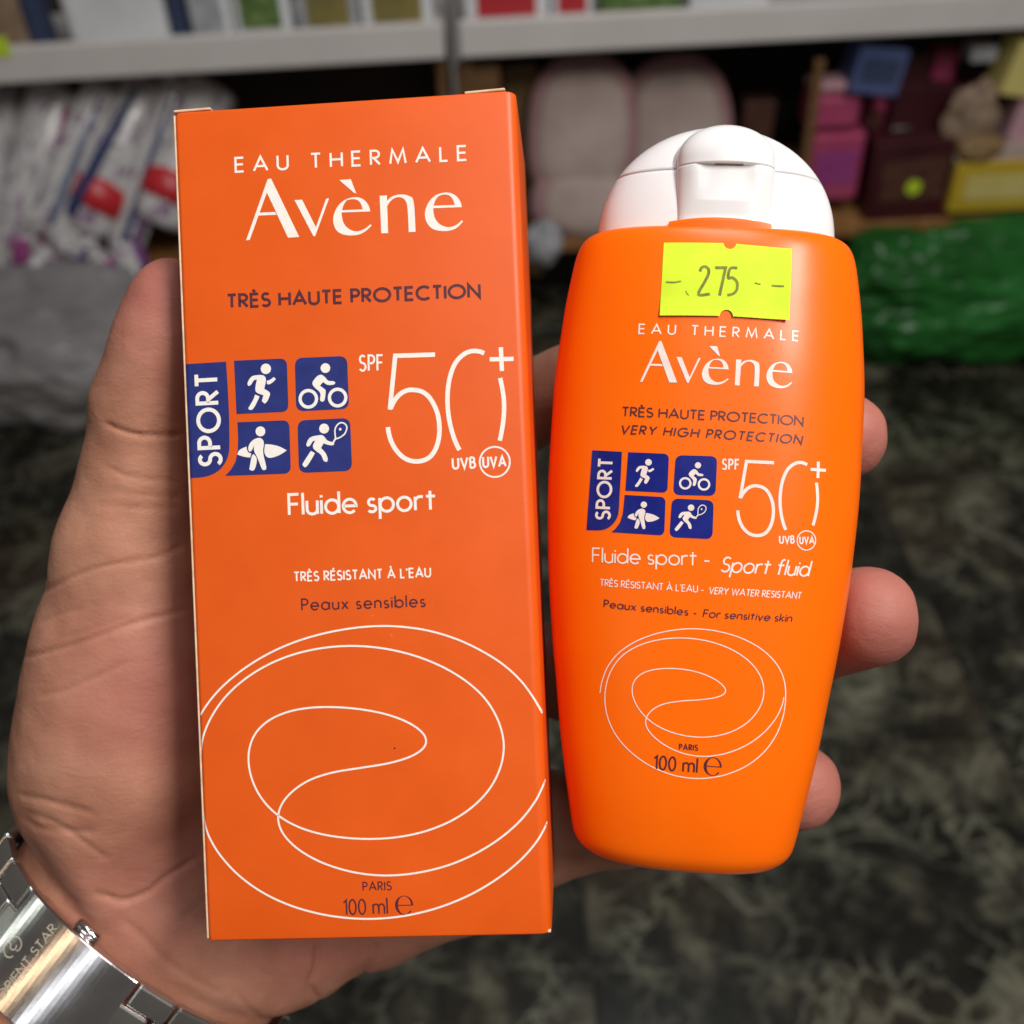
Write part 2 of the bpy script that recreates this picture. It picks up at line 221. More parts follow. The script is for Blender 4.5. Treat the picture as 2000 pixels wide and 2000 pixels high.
g0 = at_floor(1146, 1800)
for i in range(-4, 4):
    for j in range(-1, 5):
        t = bpy.data.objects.new('tile', tile_me); link(t, fl)
        t.location = (g0.x + TS * (i + 0.5), 0.28 + TS * (j + 0.5), -0.0035)
        t.rotation_euler[2] = R(180) if (i + j) % 2 else 0

# ---------------------------------------------------------------- display shelving behind
YS = 2.0                                             # front of the shelving
LAM = mat('pale_laminate', (0.66, 0.62, 0.60), 0.45); vary(LAM, (0.63, 0.59, 0.57), (0.70, 0.66, 0.64), 6)
WOOD = mat('brown_wood', (0.16, 0.08, 0.03), 0.5); vary(WOOD, (0.10, 0.05, 0.02), (0.24, 0.12, 0.045), 9, vec_scale=(1, 1, 12))
OAK = mat('orange_wood', (0.30, 0.15, 0.05), 0.5); vary(OAK, (0.24, 0.11, 0.035), (0.38, 0.19, 0.06), 7, vec_scale=(8, 1, 1))
DARK = mat('dark_backing', (0.018, 0.014, 0.014), 0.7); vary(DARK, (0.012, 0.010, 0.010), (0.028, 0.022, 0.020), 5)
zb = at(880, 118, YS).z                              # underside of the front rail
zt = at(880, 45, YS).z                               # its top
DECK_Z = at(1800, 436, YS).z
xg = at(882, 80, YS).x                               # gap between the two units
def unit(x0, x1, yaw, label):
    c = Vector(((x0 + x1) / 2, YS, 0)); L = x1 - x0
    u = empty('shelf_unit', Matrix.Translation(c) @ Matrix.Rotation(yaw, 4, 'Z')); tag(u, label, 'shelf')
    def part(name, sx, sy, sz, cx, cy, cz, m, bev=0.003):
        return bm_obj(name, rbox(sx, sy, sz, bev, 2, (cx, cy, cz)), m, u)
    part('shelf_board', L, 0.34, 0.022, 0, 0.192, zb + 0.022, LAM)
    part('front_rail', L, 0.020, zt - zb, 0, 0.0105, (zb + zt) / 2, LAM, 0.005)
    part('base_board', L, 0.36, 0.030, 0, 0.20, DECK_Z - 0.018, OAK)
    part('plinth', L, 0.02, DECK_Z - 0.05, 0, 0.30, (DECK_Z - 0.04) / 2, DARK)
    part('back_panel', L, 0.012, 1.05, 0, 0.385, 0.53, DARK)
    part('side_panel', 0.018, 0.33, zb - DECK_Z - 0.008, -L / 2 + 0.011, 0.20, (zb + DECK_Z) / 2 + 0.003, WOOD)
    part('side_panel', 0.018, 0.33, zb - DECK_Z - 0.008, L / 2 - 0.011, 0.20, (zb + DECK_Z) / 2 + 0.003, WOOD)
    return u
UL = unit(-1.75, xg - 0.014, R(0.5), 'pale shelf unit at left with toothbrush packs under its rail')
unit(xg + 0.014, 1.75, R(-0.4), 'pale shelf unit at right above the yellow and maroon cartons')
LIMEP = mat('lime_paper', (0.55, 0.75, 0.02), 0.7); vary(LIMEP, (0.50, 0.70, 0.02), (0.60, 0.80, 0.03), 40)
p = at(-4, 92, YS - 0.002)
sh = bm_obj('price_label', rbox(0.040, 0.0012, 0.034, 0.0005, 1), LIMEP, UL); sh.matrix_world = Matrix.Translation((p.x, YS - 0.002, p.z))

# goods ------------------------------------------------------------
def carton(name, px0, px1, py0, py1, Y, depth, m, label, cat='box', tilt=0.0, print_m=None, group=None, lid=None, bev=0.003):
    a = at(px0, py1, Y); b = at(px1, py1, Y); t = at((px0 + px1) / 2, py0, Y); base = at((px0 + px1) / 2, py1, Y)
    wd = (b - a).length; h = t.z - base.z
    e = empty(name, Matrix.Translation((base.x, Y + depth / 2, base.z)) @ Matrix.Rotation(tilt, 4, 'Y'))
    bm_obj('body', rbox(wd, depth, h, bev, 2, (0, 0, h / 2)), m, e)
    if print_m:
        bm_obj('printed_panel', rbox(wd * 0.74, 0.001, h * 0.5, 0.0003, 1, (0, -depth / 2 - 0.0012, h * 0.52)), print_m, e)
    if lid:
        bm_obj('lid', rbox(wd * 1.02, depth * 1.02, h * 0.3, bev, 2, (0, 0, h * 1.16)), lid, e)
    tag(e, label, cat, group)
    return e
def pk(name, a, b, rough=0.45, scale=9, **kw):
    m = mat(name, a, rough, **kw); vary(m, a, b, scale); return m
MAROON = pk('maroon_card', (0.045, 0.006, 0.010), (0.065, 0.010, 0.014))
YELLOW = pk('yellow_card', (0.52, 0.36, 0.02), (0.62, 0.46, 0.05))
PALEY = pk('pale_yellow_card', (0.62, 0.52, 0.16), (0.70, 0.60, 0.22))
PINK = pk('pink_plastic', (0.40, 0.05, 0.13), (0.48, 0.08, 0.18), 0.3)
PALEP = pk('pale_pink_plastic', (0.55, 0.30, 0.36), (0.62, 0.38, 0.42), 0.3)
BLUE = pk('blue_card', (0.06, 0.09, 0.22), (0.09, 0.12, 0.28))
WHITEP = pk('white_packet', (0.66, 0.68, 0.70), (0.78, 0.79, 0.80), 0.35, 14)
REDP = pk('red_card', (0.45, 0.02, 0.03), (0.55, 0.04, 0.05))
GREENP = pk('green_print', (0.03, 0.10, 0.02), (0.20, 0.28, 0.08), 0.5, 40)
OLIVE = pk('olive_packet', (0.16, 0.15, 0.05), (0.34, 0.24, 0.06), 0.5, 18)
GREYI = pk('grey_print', (0.28, 0.29, 0.31), (0.5, 0.5, 0.52), 0.5, 30)
NAVY2 = pk('navy_card', (0.03, 0.045, 0.10), (0.05, 0.07, 0.14))
BEIGE = pk('beige_packet', (0.20, 0.13, 0.085), (0.36, 0.26, 0.18), 0.5, 22)
TAN = pk('tan_packet', (0.20, 0.12, 0.05), (0.30, 0.19, 0.08), 0.5, 20)

TAN2 = pk('faded_gold_print', (0.06, 0.02, 0.015), (0.12, 0.05, 0.03), 0.5, 50)
# on the upper board, just above the rail (only their lower ends are in view)
YU = YS + 0.035
top = zb + 0.034
def upper(name, px0, px1, h, m, label, cat='packet', pm=None, depth=0.06, bev=0.006):
    a = at(px0, 30, YU); b = at(px1, 30, YU)
    e = empty(name, Matrix.Translation(((a.x + b.x) / 2, YU + depth / 2, top)))
    bm_obj('body', rbox(b.x - a.x, depth, h, bev, 3, (0, 0, h / 2)), m, e)
    if pm: bm_obj('printed_panel', rbox((b.x - a.x) * 0.7, 0.001, h * 0.72, 0.0003, 1, (0, -depth / 2 - 0.0012, h * 0.54)), pm, e)
    tag(e, label, cat); return e
upper('packet', -60, 40, 0.16, BEIGE, 'beige packet at the far left end of the upper shelf')
upper('packet', 44, 78, 0.15, NAVY2, 'narrow dark packet beside the beige one on the upper shelf')
upper('pouch', 118, 322, 0.17, WHITEP, 'wide white pouch on the upper shelf, leftmost of the white ones', 'pouch', bev=0.02)
upper('carton', 330, 358, 0.17, NAVY2, 'slim dark blue carton between white pouches on the upper shelf', 'box')
upper('pouch', 366, 448, 0.16, WHITEP, 'white pouch with small grey print on the upper shelf', 'pouch', GREYI, bev=0.015)
upper('pouch', 452, 566, 0.17, WHITEP, 'white pouch with round green leaf picture on the upper shelf', 'pouch', GREENP, bev=0.015)
upper('packet', 582, 700, 0.16, GREYI, 'grey green packet beside the leaf pouch on the upper shelf', 'packet', OLIVE)
upper('packet', 706, 846, 0.16, WHITEP, 'packet with yellow brown panel near the shelf gap', 'packet', OLIVE)
upper('carton', 908, 1072, 0.16, WHITEP, 'white bordered red carton right of the shelf gap', 'box', REDP)
upper('carton', 1078, 1158, 0.16, WHITEP, 'small red carton, second right of the shelf gap', 'box', REDP)
upper('carton', 1172, 1330, 0.16, GREENP, 'dark green carton on the right upper shelf', 'box')
upper('carton', 1345, 1500, 0.16, WHITEP, 'white carton on the right upper shelf beyond the green one', 'box')

# toothbrush blister packs hanging and leaning at left
BLIS = mat('clear_blister', (0.6, 0.58, 0.58), 0.16, Transmission_Weight=0.1)
def blister():
    nt, n, l, b = nodes(BLIS)
    t = noise_node(BLIS, 34, 4, 0.6, vec_scale=(1, 1, .45)); r = ramp(BLIS, t.outputs['Fac'], [(0.30, (0.05, 0.06, 0.14)), (0.36, (0.34, 0.33, 0.36)), (0.44, (0.58, 0.56, 0.56)), (0.56, (0.66, 0.65, 0.64)), (0.60, (0.22, 0.07, 0.20)), (0.66, (0.48, 0.46, 0.48)), (0.74, (0.10, 0.11, 0.22))])
    l.new(r.outputs['Color'], b.inputs['Base Color'])
    bump(BLIS, noise_node(BLIS, 60, 3).outputs['Fac'], 0.004, 0.6)
blister()
PURP = pk('purple_print', (0.10, 0.015, 0.13), (0.16, 0.03, 0.20))
NAVYP = pk('navy_print', (0.02, 0.03, 0.12), (0.04, 0.06, 0.18))
STEEL = pk('slate_blue_print', (0.14, 0.17, 0.26), (0.20, 0.24, 0.34))
MAGEN = pk('magenta_print', (0.30, 0.04, 0.20), (0.38, 0.08, 0.26))
def tube(bm, pts, rad, seg=10):
    """closed tube along points with radii"""
    P = [Vector(q) for q in pts]; rings = []
    for i, q in enumerate(P):
        d = (P[min(i + 1, len(P) - 1)] - P[max(i - 1, 0)]).normalized()
        s = d.cross(Vector((0, 1, 0.01))).normalized(); t = d.cross(s)
        rings.append([bm.verts.new(q + (s * math.cos(2 * math.pi * k / seg) + t * math.sin(2 * math.pi * k / seg)) * rad[i]) for k in range(seg)])
    for a, b in zip(rings, rings[1:]):
        for k in range(seg): bm.faces.new((a[k], a[(k + 1) % seg], b[(k + 1) % seg], b[k]))
    bm.faces.new(rings[0][::-1]); bm.faces.new(rings[-1])
    return bm
def brush_pack(px0, py0, px1, py1, Y, w_px, stripe, label, cap=None):
    """flat clear pack leaning out from the back, rounded lower end"""
    a = at(px0, py0, Y + 0.16); b = at(px1, py1, Y)
    wd = w_px / 2000 * (b - CAM_LOC).length
    ax = (b - a); L = ax.length; z = -ax.normalized(); y = Vector((0.25, -1, 0.15)); y = (y - z * y.dot(z)).normalized(); x = y.cross(z)
    e = empty('toothbrush_pack', Matrix.Translation(b) @ Matrix((x, y, z)).transposed().to_4x4())
    bm = bmesh.new()
    tube(bm, [(0, 0, 0), (0, 0, 0.004), (0, 0, 0.015), (0, 0, 0.04), (0, 0, L * 0.6), (0, 0, L * 0.97), (0, 0, L)], [wd * 0.25, wd * 0.36, wd * 0.47, wd * 0.5, wd * 0.5, wd * 0.48, wd * 0.38], 14)
    for v in bm.verts: v.co.y *= 0.55
    bm_obj('blister', bm, BLIS, e, True)
    for k, (m, o) in enumerate(stripe):
        bm = bmesh.new(); q = wd * 0.30
        tube(bm, [(wd * o, q, 0.02 + 0.02 * k), (wd * o, q * 1.05, 0.03 + 0.02 * k), (wd * o * 0.9, q * 1.05, L * 0.55), (wd * o * 0.7, q, L * 0.9)], [wd * 0.05, wd * 0.10, wd * 0.09, wd * 0.04], 8)
        bm_obj('toothbrush_handle', bm, m, e, True)
    if cap:
        bm = bmesh.new(); tube(bm, [(0, wd * 0.12, 0.05), (0, wd * 0.12, 0.055), (0, wd * 0.12, 0.10), (0, wd * 0.12, 0.125)], [wd * 0.40, wd * 0.52, wd * 0.50, wd * 0.15], 14)
        for v in bm.verts: v.co.y *= 0.62
        bm_obj('red_band', bm, cap, e, True)
    tag(e, label, 'toothbrush pack', 'toothbrush packs under the left shelf')
    return e
RED = pk('red_plastic', (0.50, 0.012, 0.02), (0.58, 0.03, 0.04), 0.35)
for q in [
 (0, 150, -60, 430, YS - 0.01, 95, [(NAVYP, 0.24)], 'toothbrush pack cut by the left edge of the photo'),
 (95, 150, 5, 410, YS + 0.05, 62, [(PURP, -0.1), (STEEL, 0.22)], 'narrow toothbrush pack with purple handle near the left edge'),
 (120, 170, 38, 500, YS - 0.03, 105, [(MAGEN, -0.24)], 'wide clear pack with one magenta handle, hanging lowest'),
 (232, 150, 118, 440, YS + 0.02, 66, [(NAVYP, 0.05), (PURP, -0.28)], 'toothbrush pack with dark navy handle, third from the left'),
 (205, 165, 92, 455, YS - 0.05, 70, [(STEEL, 0.0)], 'toothbrush pack with slate blue handle, hanging foremost'),
 (300, 160, 160, 452, YS - 0.02, 98, [(NAVYP, 0.30)], 'white pack with bright red band, left of the orange carton', RED),
 (352, 150, 238, 505, YS - 0.03, 60, [(NAVYP, 0.1), (PURP, -0.22)], 'toothbrush pack with navy handle between two red banded packs'),
 (415, 165, 308, 440, YS - 0.01, 100, [], 'white pack with red band partly behind the orange carton', RED),
]: brush_pack(*q)
for k, (px, py, m, wd) in enumerate([(40, 478, MAGEN, 70), (92, 515, PURP, 76), (158, 488, NAVYP, 60), (205, 512, MAGEN, 58), (8, 520, NAVYP, 70), (250, 505, PURP, 66), (120, 470, BLIS, 60), (60, 440, PURP, 50)]):
    lb_ = ['crumpled clear wrapper with magenta patch at the left edge', 'crumpled clear wrapper with purple patch, lowest of the cluster', 'crumpled clear wrapper with navy patch below the red banded pack', 'crumpled clear wrapper with magenta patch left of the thumb tip', 'crumpled clear wrapper with navy patch at the lower left corner of the cluster', 'crumpled clear wrapper with purple patch nearest the thumb tip', 'plain crumpled clear wrapper in the middle of the cluster', 'small crumpled wrapper with purple patch, highest of the cluster'][k]
    c = at(px, py, YS - 0.05); s_ = wd * (c - CAM_LOC).length / 4000
    e = empty('clear_wrapper', Matrix.Translation(c) @ Euler((R(20), R(-60 + 37 * k), R(25 * k))).to_matrix().to_4x4())
    for nm, sc, mm_, sd, off in (('film', 1.0, BLIS, k * 1.7, 0.0), ('printed_patch', 0.62, m, k * 2.3 + 5, -0.55)):
        bm = bmesh.new(); bmesh.ops.create_icosphere(bm, subdivisions=4, radius=1)
        for v in bm.verts:
            n_ = v.co.copy(); q = 1 + 0.5 * wnoise(n_, 1.5, sd, 3); v.co = Vector((n_.x * s_ * q * 1.3 * sc, n_.y * s_ * 0.6 * q * sc + off * s_, n_.z * s_ * q * 0.7 * sc))
        bm_obj(nm, bm, mm_, e, True)
    tag(e, lb_, 'wrapper', 'crumpled wrappers below the toothbrush packs')

# dark cloth and packs in the middle, pale pads behind
PADW = pk('pale_pad', (0.38, 0.29, 0.26), (0.50, 0.40, 0.36), 0.7, 12)
PADP = pk('pink_trim', (0.32, 0.17, 0.18), (0.42, 0.25, 0.25), 0.7, 12)
def pad(pxc, pyc, wpx, hpx, Y, label, roll):
    c = at(pxc, pyc, Y); s = (c - CAM_LOC).length / 2000
    e = empty('pad_pack', Matrix.Translation(c) @ Euler((R(-14), roll, 0)).to_matrix().to_4x4())
    bm = bmesh.new()
    bmesh.ops.create_uvsphere(bm, u_segments=28, v_segments=16, radius=1)
    for v in bm.verts:
        x, y, z = v.co; f = lambda t: math.copysign(abs(t) ** 0.78, t)
        v.co = Vector((f(x) * wpx * s / 2, y * 0.028, f(z) * hpx * s / 2))
    bm_obj('trim', bm, PADP, e, True)
    bm = bmesh.new(); bmesh.ops.create_uvsphere(bm, u_segments=28, v_segments=16, radius=1)
    for v in bm.verts:
        x, y, z = v.co; f = lambda t: math.copysign(abs(t) ** 0.78, t)
        v.co = Vector((f(x) * wpx * s * 0.40, y * 0.018 - 0.016, f(z) * hpx * s * 0.42))
    bm_obj('cushion', bm, PADW, e, True)
    tag(e, label, 'pad', 'pale cushion pads under the right shelf')
pad(1138, 262, 205, 270, YS + 0.10, 'pale rounded pad with pink trim, just right of the carton', R(3))
pad(1322, 270, 205, 280, YS + 0.13, 'pale rounded pad directly behind the white bottle cap', R(-6))
pad(1160, 400, 240, 130, YS + 0.06, 'pinkish pad lying low under the two upright ones', R(8))
carton('carton', 1000, 1060, 130, 540, YS + 0.16, 0.05, TAN, 'tall tan packet between the orange carton and the pads', 'packet')
carton('carton', 905, 985, 130, 330, YS + 0.05, 0.05, WOOD, 'brown carton behind the top corner of the orange carton')
lumpy_later = [('small_pouch', 1062, 478, 70, 90, 0.02, YS + 0.0, GREYI, 'small pale pouch seen between carton and bottle', 'pouch', 0.25, 1.5, 8.3, 4)]

# right side goods
j = carton('jar', 1570, 1672, 262, 395, YS + 0.06, 0.07, PINK, 'dark pink jar under a paler one beside the bottle cap', 'jar', print_m=MAGEN, bev=0.012)
j = carton('jar', 1575, 1676, 185, 256, YS + 0.06, 0.07, PINK, 'pink jar with milky lid stacked on the darker jar', 'jar', lid=PALEP, bev=0.014)
carton('post', 1548, 1566, 120, 440, YS + 0.03, 0.02, WOOD, 'thin brown upright left of the pink jars', 'post')
carton('carton', 1655, 1752, 96, 186, YS + 0.04, 0.08, BLUE, 'blue carton hanging under the right shelf rail', 'box', R(8), NAVY2)
ms = carton('carton', 1722, 1868, 170, 300, YS + 0.10, 0.08, MAROON, 'dark maroon carton with a pale strip behind the stickered one', 'box', R(4))
bm_obj('label_strip', rbox(0.10, 0.001, 0.018, 0.0003, 1, (-0.02, -0.0412, 0.045)), GREYI, ms)
mc = carton('carton', 1690, 1850, 275, 432, YS + 0.03, 0.09, MAROON, 'maroon carton with a round lime sticker', 'box', R(-2), TAN2)
bm = bmesh.new(); bmesh.ops.create_cone(bm, segments=28, radius1=0.016, radius2=0.016, depth=0.001, cap_ends=True)
bmesh.ops.rotate(bm, verts=bm.verts[:], matrix=Matrix.Rotation(R(90), 3, 'X')); c = at(1787, 366, YS + 0.028); c = c - mc.matrix_world.translation
bmesh.ops.translate(bm, verts=bm.verts[:], vec=(c.x, -0.0463, c.z)); bm_obj('round_sticker', bm, LIMEP, mc)
carton('carton', 1850, 2040, 318, 412, YS + 0.01, 0.12, YELLOW, 'yellow carton at the right edge on the base board', 'box', print_m=PALEY)
carton('carton', 1865, 2040, 284, 316, YS + 0.02, 0.11, PADW, 'cream carton lying on the yellow carton', 'box')
carton('carton', 1965, 2060, 196, 280, YS + 0.03, 0.08, PALEP, 'pink carton at the right edge above the cream one', 'box', R(6))
carton('carton', 1950, 2060, 90, 192, YS + 0.02, 0.08, PALEY, 'pale yellow carton at the upper right edge', 'box', R(10))
for k, (px0, px1, py0, py1, dy, m, lab) in enumerate([
 (1430, 1490, 330, 440, .10, MAROON, 'small dark red carton at the foot of the dark corner behind the cap'), (1492, 1545, 300, 440, .14, TAN2, 'small brown carton beside the thin upright behind the cap'),
 (1440, 1500, 200, 326, .16, TAN2, 'small brown carton standing high in the dark corner behind the cap'), (1682, 1716, 200, 270, .14, PINK, 'small pink carton below the blue carton'),
 (1760, 1812, 105, 166, .12, MAROON, 'small dark red carton right of the blue carton'), (1816, 1862, 100, 166, .14, PINK, 'small pink carton high under the right shelf rail'),
 (1850, 1888, 160, 240, .14, MAROON, 'small dark red carton left of the crumpled beige pouch'), (1945, 1962, 205, 280, .10, REDP, 'narrow bright red carton right of the crumpled beige pouch')]):
    carton('carton', px0, px1, py0, py1, YS + dy, 0.05, m, lab, 'box', R(-3 + (k * 37) % 7), print_m=[TAN2, None, None][k % 3], group='small cartons under the right shelf')
def lumpy(name, pxc, pyc, wpx, hpx, dep, Y, m, label, cat, amp, freq, seed, sub=6):
    c = at(pxc, pyc, Y); s = (c - CAM_LOC).length / 2000
    bm = bmesh.new(); bmesh.ops.create_icosphere(bm, subdivisions=sub, radius=1)
    for v in bm.verts:
        n = v.co.copy(); k = 1 + amp * wnoise(n, freq, seed, 4) + amp * 0.8 * (0.25 - abs(wnoise(n, freq * 2.1, seed + 3, 3))) + amp * 0.10 * (0.2 - abs(wnoise(n, freq * 5.3, seed + 9, 2)))
        v.co = Vector((n.x * wpx * s / 2 * k, n.y * dep * k, n.z * hpx * s / 2 * k))
    o = bm_obj(name, bm, m, None, True); o.location = c
    zmin = min(v.co.z for v in o.data.vertices) + c.z
    if zmin < 0.003:
        for v in o.data.vertices:
            if v.co.z + c.z < 0.003: v.co.z = 0.003 - c.z
    tag(o, label, cat); return o
for q in lumpy_later: lumpy(*q)
lumpy('crumpled_pouch', 1898, 232, 90, 120, 0.03, YS + 0.05, BEIGE, 'crumpled beige pouch above the yellow carton', 'pouch', 0.25, 1.6, 3.1, 4)
lumpy('crumpled_pouch', 1905, 290, 80, 50, 0.03, YS + 0.03, TAN, 'small brown pouch under the beige crumpled one', 'pouch', 0.25, 1.6, 6.1, 4)
carton('carton', 1895, 1945, 92, 122, YS + 0.06, 0.05, GREYI, 'small grey carton under the right shelf rail', 'box')
GBAG = mat('green_plastic_film', (0.02, 0.16, 0.025), 0.28, Transmission_Weight=0.25, IOR=1.3); vary(GBAG, (0.010, 0.075, 0.008), (0.04, 0.24, 0.05), 5)
lumpy('plastic_bag', 1850, 580, 540, 250, 0.12, YS - 0.10, GBAG, 'crumpled green plastic bag on the floor under the right shelf', 'bag', 0.20, 1.7, 1.7)
CBAG = mat('clear_plastic_film', (0.30, 0.30, 0.32), 0.16, Transmission_Weight=0.25, IOR=1.25); vary(CBAG, (0.24, 0.225, 0.225), (0.40, 0.38, 0.385), 4)
lumpy('plastic_bag', 150, 690, 580, 300, 0.16, YS - 0.12, CBAG, 'crumpled clear grey plastic bag on the floor beside the thumb', 'bag', 0.16, 1.4, 4.4)
# ---------------------------------------------------------------- geometric stroke alphabet for the printing
def arc(cx, cy, rx, ry, a0, a1, n=None):
    n = n or max(4, int(abs(a1 - a0) / 12))
    return [(cx + rx * math.cos(R(a0 + (a1 - a0) * i / n)), cy + ry * math.sin(R(a0 + (a1 - a0) * i / n))) for i in range(n + 1)]
X = 0.66
GL = {
 'A': (.78, [[(0, 0), (.39, 1), (.78, 0)], [(.13, .32), (.65, .32)]]),
 'B': (.5, [[(0, 0), (0, 1)] , [(0, 1)] + arc(.22, .77, .21, .23, 90, -90) + [(0, .54)], [(0, .54)] + arc(.24, .27, .26, .27, 90, -90) + [(0, 0)]]),
 'C': (.78, [arc(.46, .5, .46, .5, 48, 312)]),
 'E': (.46, [[(.46, 1), (0, 1), (0, 0), (.46, 0)], [(0, .52), (.43, .52)]]),
 'F': (.44, [[(.44, 1), (0, 1), (0, 0)], [(0, .52), (.40, .52)]]),
 'G': (.92, [arc(.47, .5, .46, .5, 46, 360), [(.93, .5), (.5, .5)]]),
 'H': (.64, [[(0, 0), (0, 1)], [(.64, 0), (.64, 1)], [(0, .52), (.64, .52)]]),
 'I': (.0, [[(0, 0), (0, 1)]]),
 'L': (.40, [[(0, 1), (0, 0), (.40, 0)]]),
 'M': (.88, [[(0, 0), (.13, 1), (.44, .10), (.75, 1), (.88, 0)]]),
 'N': (.68, [[(0, 0), (0, 1), (.68, 0), (.68, 1)]]),
 'O': (.98, [arc(.49, .5, .49, .5, 0, 360)]),
 'P': (.46, [[(0, 0), (0, 1)] + arc(.22, .74, .25, .26, 90, -90) + [(0, .48)]]),
 'R': (.50, [[(0, 0), (0, 1)] + arc(.22, .74, .25, .26, 90, -90) + [(0, .48)], [(.16, .48), (.50, 0)]]),
 'S': (.48, [arc(.24, .755, .21, .245, 35, 270) + arc(.24, .255, .24, .255, 90, -150)[1:]]),
 'T': (.52, [[(0, 1), (.52, 1)], [(.26, 0), (.26, 1)]]),
 'U': (.58, [[(0, 1), (0, .29)] + arc(.29, .29, .29, .29, 180, 360) + [(.58, 1)]]),
 'V': (.68, [[(0, 1), (.34, 0), (.68, 1)]]),
 'W': (1.06, [[(0, 1), (.27, 0), (.53, .9), (.79, 0), (1.06, 1)]]),
 'Y': (.62, [[(0, 1), (.31, .47), (.62, 1)], [(.31, 0), (.31, .47)]]),
 'a': (.60, [arc(.29, X / 2, .29, X / 2, 0, 360), [(.60, 0), (.60, X)]]),
 'b': (.60, [[(0, 0), (0, 1.06)], arc(.31, X / 2, .29, X / 2, 0, 360)]),
 'd': (.60, [arc(.29, X / 2, .29, X / 2, 0, 360), [(.60, 0), (.60, 1.06)]]),
 'e': (.58, [[(.02, X / 2), (.57, X / 2)] + arc(.29, X / 2, .285, X / 2, 0, 318)]),
 'f': (.40, [[(.16, 0), (.16, .86)] + arc(.32, .86, .16, .19, 180, 75), [(0, X), (.38, X)]]),
 'i': (.0, [[(0, 0), (0, X)], [(0, .80), (0, .91)]]),
 'k': (.42, [[(0, 0), (0, 1.06)], [(.40, X), (.02, .30)], [(.10, .38), (.42, 0)]]),
 'l': (.0, [[(0, 0), (0, 1.06)]]),
 'm': (.80, [[(0, 0), (0, X)], arc(.20, X - .22, .20, .22, 180, 0) + [(.40, 0)], arc(.60, X - .22, .20, .22, 180, 0) + [(.80, 0)]]),
 'n': (.46, [[(0, 0), (0, X)], arc(.23, X - .24, .23, .24, 180, 0) + [(.46, 0)]]),
 'o': (.60, [arc(.30, X / 2, .30, X / 2, 0, 360)]),
 'p': (.60, [[(0, -.36), (0, X)], arc(.31, X / 2, .29, X / 2, 0, 360)]),
 'r': (.30, [[(0, 0), (0, X)], arc(.24, X - .24, .24, .24, 180, 65)]),
 's': (.34, [arc(.17, .47, .145, .165, 35, 270) + arc(.17, .155, .17, .155, 90, -150)[1:]]),
 't': (.40, [[(.18, 0), (.18, .92)], [(0, X), (.40, X)]]),
 'u': (.46, [[(0, X), (0, .23)] + arc(.23, .23, .23, .23, 180, 360), [(.46, 0), (.46, X)]]),
 'v': (.48, [[(0, X), (.24, 0), (.48, X)]]),
 'x': (.46, [[(0, X), (.46, 0)], [(0, 0), (.46, X)]]),
 '0': (.48, [arc(.24, .5, .24, .5, 0, 360)]),
 '1': (.20, [[(0, .80), (.20, .98), (.20, 0)]]),
 '-': (.30, [[(0, .32), (.30, .32)]]),
 "'": (.06, [[(.06, 1.02), (0, .78)]]),
 ' ': (.16, []),
}
GL['È'] = (.46, GL['E'][1] + [[(.10, 1.34), (.28, 1.16)]])
GL['É'] = (.46, GL['E'][1] + [[(.36, 1.34), (.18, 1.16)]])
GL['À'] = (.78, GL['A'][1] + [[(.26, 1.34), (.42, 1.16)]])

def stroke_strip(pts, wd, closed=False, cap=0):
    """ribbon of width wd along a polyline with mitred joints -> (verts2d, faces)"""
    P = [np.array(p, float) for p in pts]
    P = [p for i, p in enumerate(P) if i == 0 or np.hypot(*(p - P[i - 1])) > 1e-5]
    if len(P) > 2 and np.hypot(*(P[0] - P[-1])) < 1e-6: closed = True; P = P[:-1]
    n = len(P); L = []; Rr = []
    for i in range(n):
        a = P[i - 1] if (i > 0 or closed) else None
        b = P[(i + 1) % n] if (i < n - 1 or closed) else None
        d1 = (P[i] - a) if a is not None else None; d2 = (b - P[i]) if b is not None else None
        if d1 is None: d1 = d2
        if d2 is None: d2 = d1
        d1 = d1 / (np.hypot(*d1) + 1e-12); d2 = d2 / (np.hypot(*d2) + 1e-12)
        n1 = np.array((-d1[1], d1[0])); n2 = np.array((-d2[1], d2[0]))
        m = n1 + n2; q = m @ m
        m = n1 if q < 1e-3 else m * (2 / q)
        ln = np.hypot(*m)
        if ln > 2.6: m *= 2.6 / ln
        L.append(P[i] + m * wd / 2); Rr.append(P[i] - m * wd / 2)
    V = []; F = []
    for i in range(n): V += [tuple(L[i]), tuple(Rr[i])]
    k = n if closed else n - 1
    for i in range(k):
        j = (i + 1) % n; F.append((2 * i, 2 * i + 1, 2 * j + 1, 2 * j))
    return V, F
def catmull(P, k=5):
    out = []; n = len(P)
    for i in range(n - 1):
        p0, p1, p2, p3 = (np.array(P[max(i - 1, 0)]), np.array(P[i]), np.array(P[i + 1]), np.array(P[min(i + 2, n - 1)]))
        for t in range(k):
            t = t / k
            out.append(tuple(.5 * (2 * p1 + (p2 - p0) * t + (2 * p0 - 5 * p1 + 4 * p2 - p3) * t * t + (3 * p1 - p0 - 3 * p2 + p3) * t ** 3)))
    out.append(tuple(P[-1])); return out
def soften(P, lim=50, it=2):
    """corner cutting that leaves sharp corners alone"""
    for _ in range(it):
        out = []; n = len(P)
        for i in range(n):
            a, b, c = (np.array(P[i - 1]), np.array(P[i]), np.array(P[(i + 1) % n]))
            u = b - a; v = c - b
            ang = abs(math.degrees(math.atan2(u[0] * v[1] - u[1] * v[0], u @ v)))
            if ang > lim: out.append(tuple(b))
            else: out += [tuple(b - .25 * u), tuple(b + .25 * v)]
        P = out
    return P
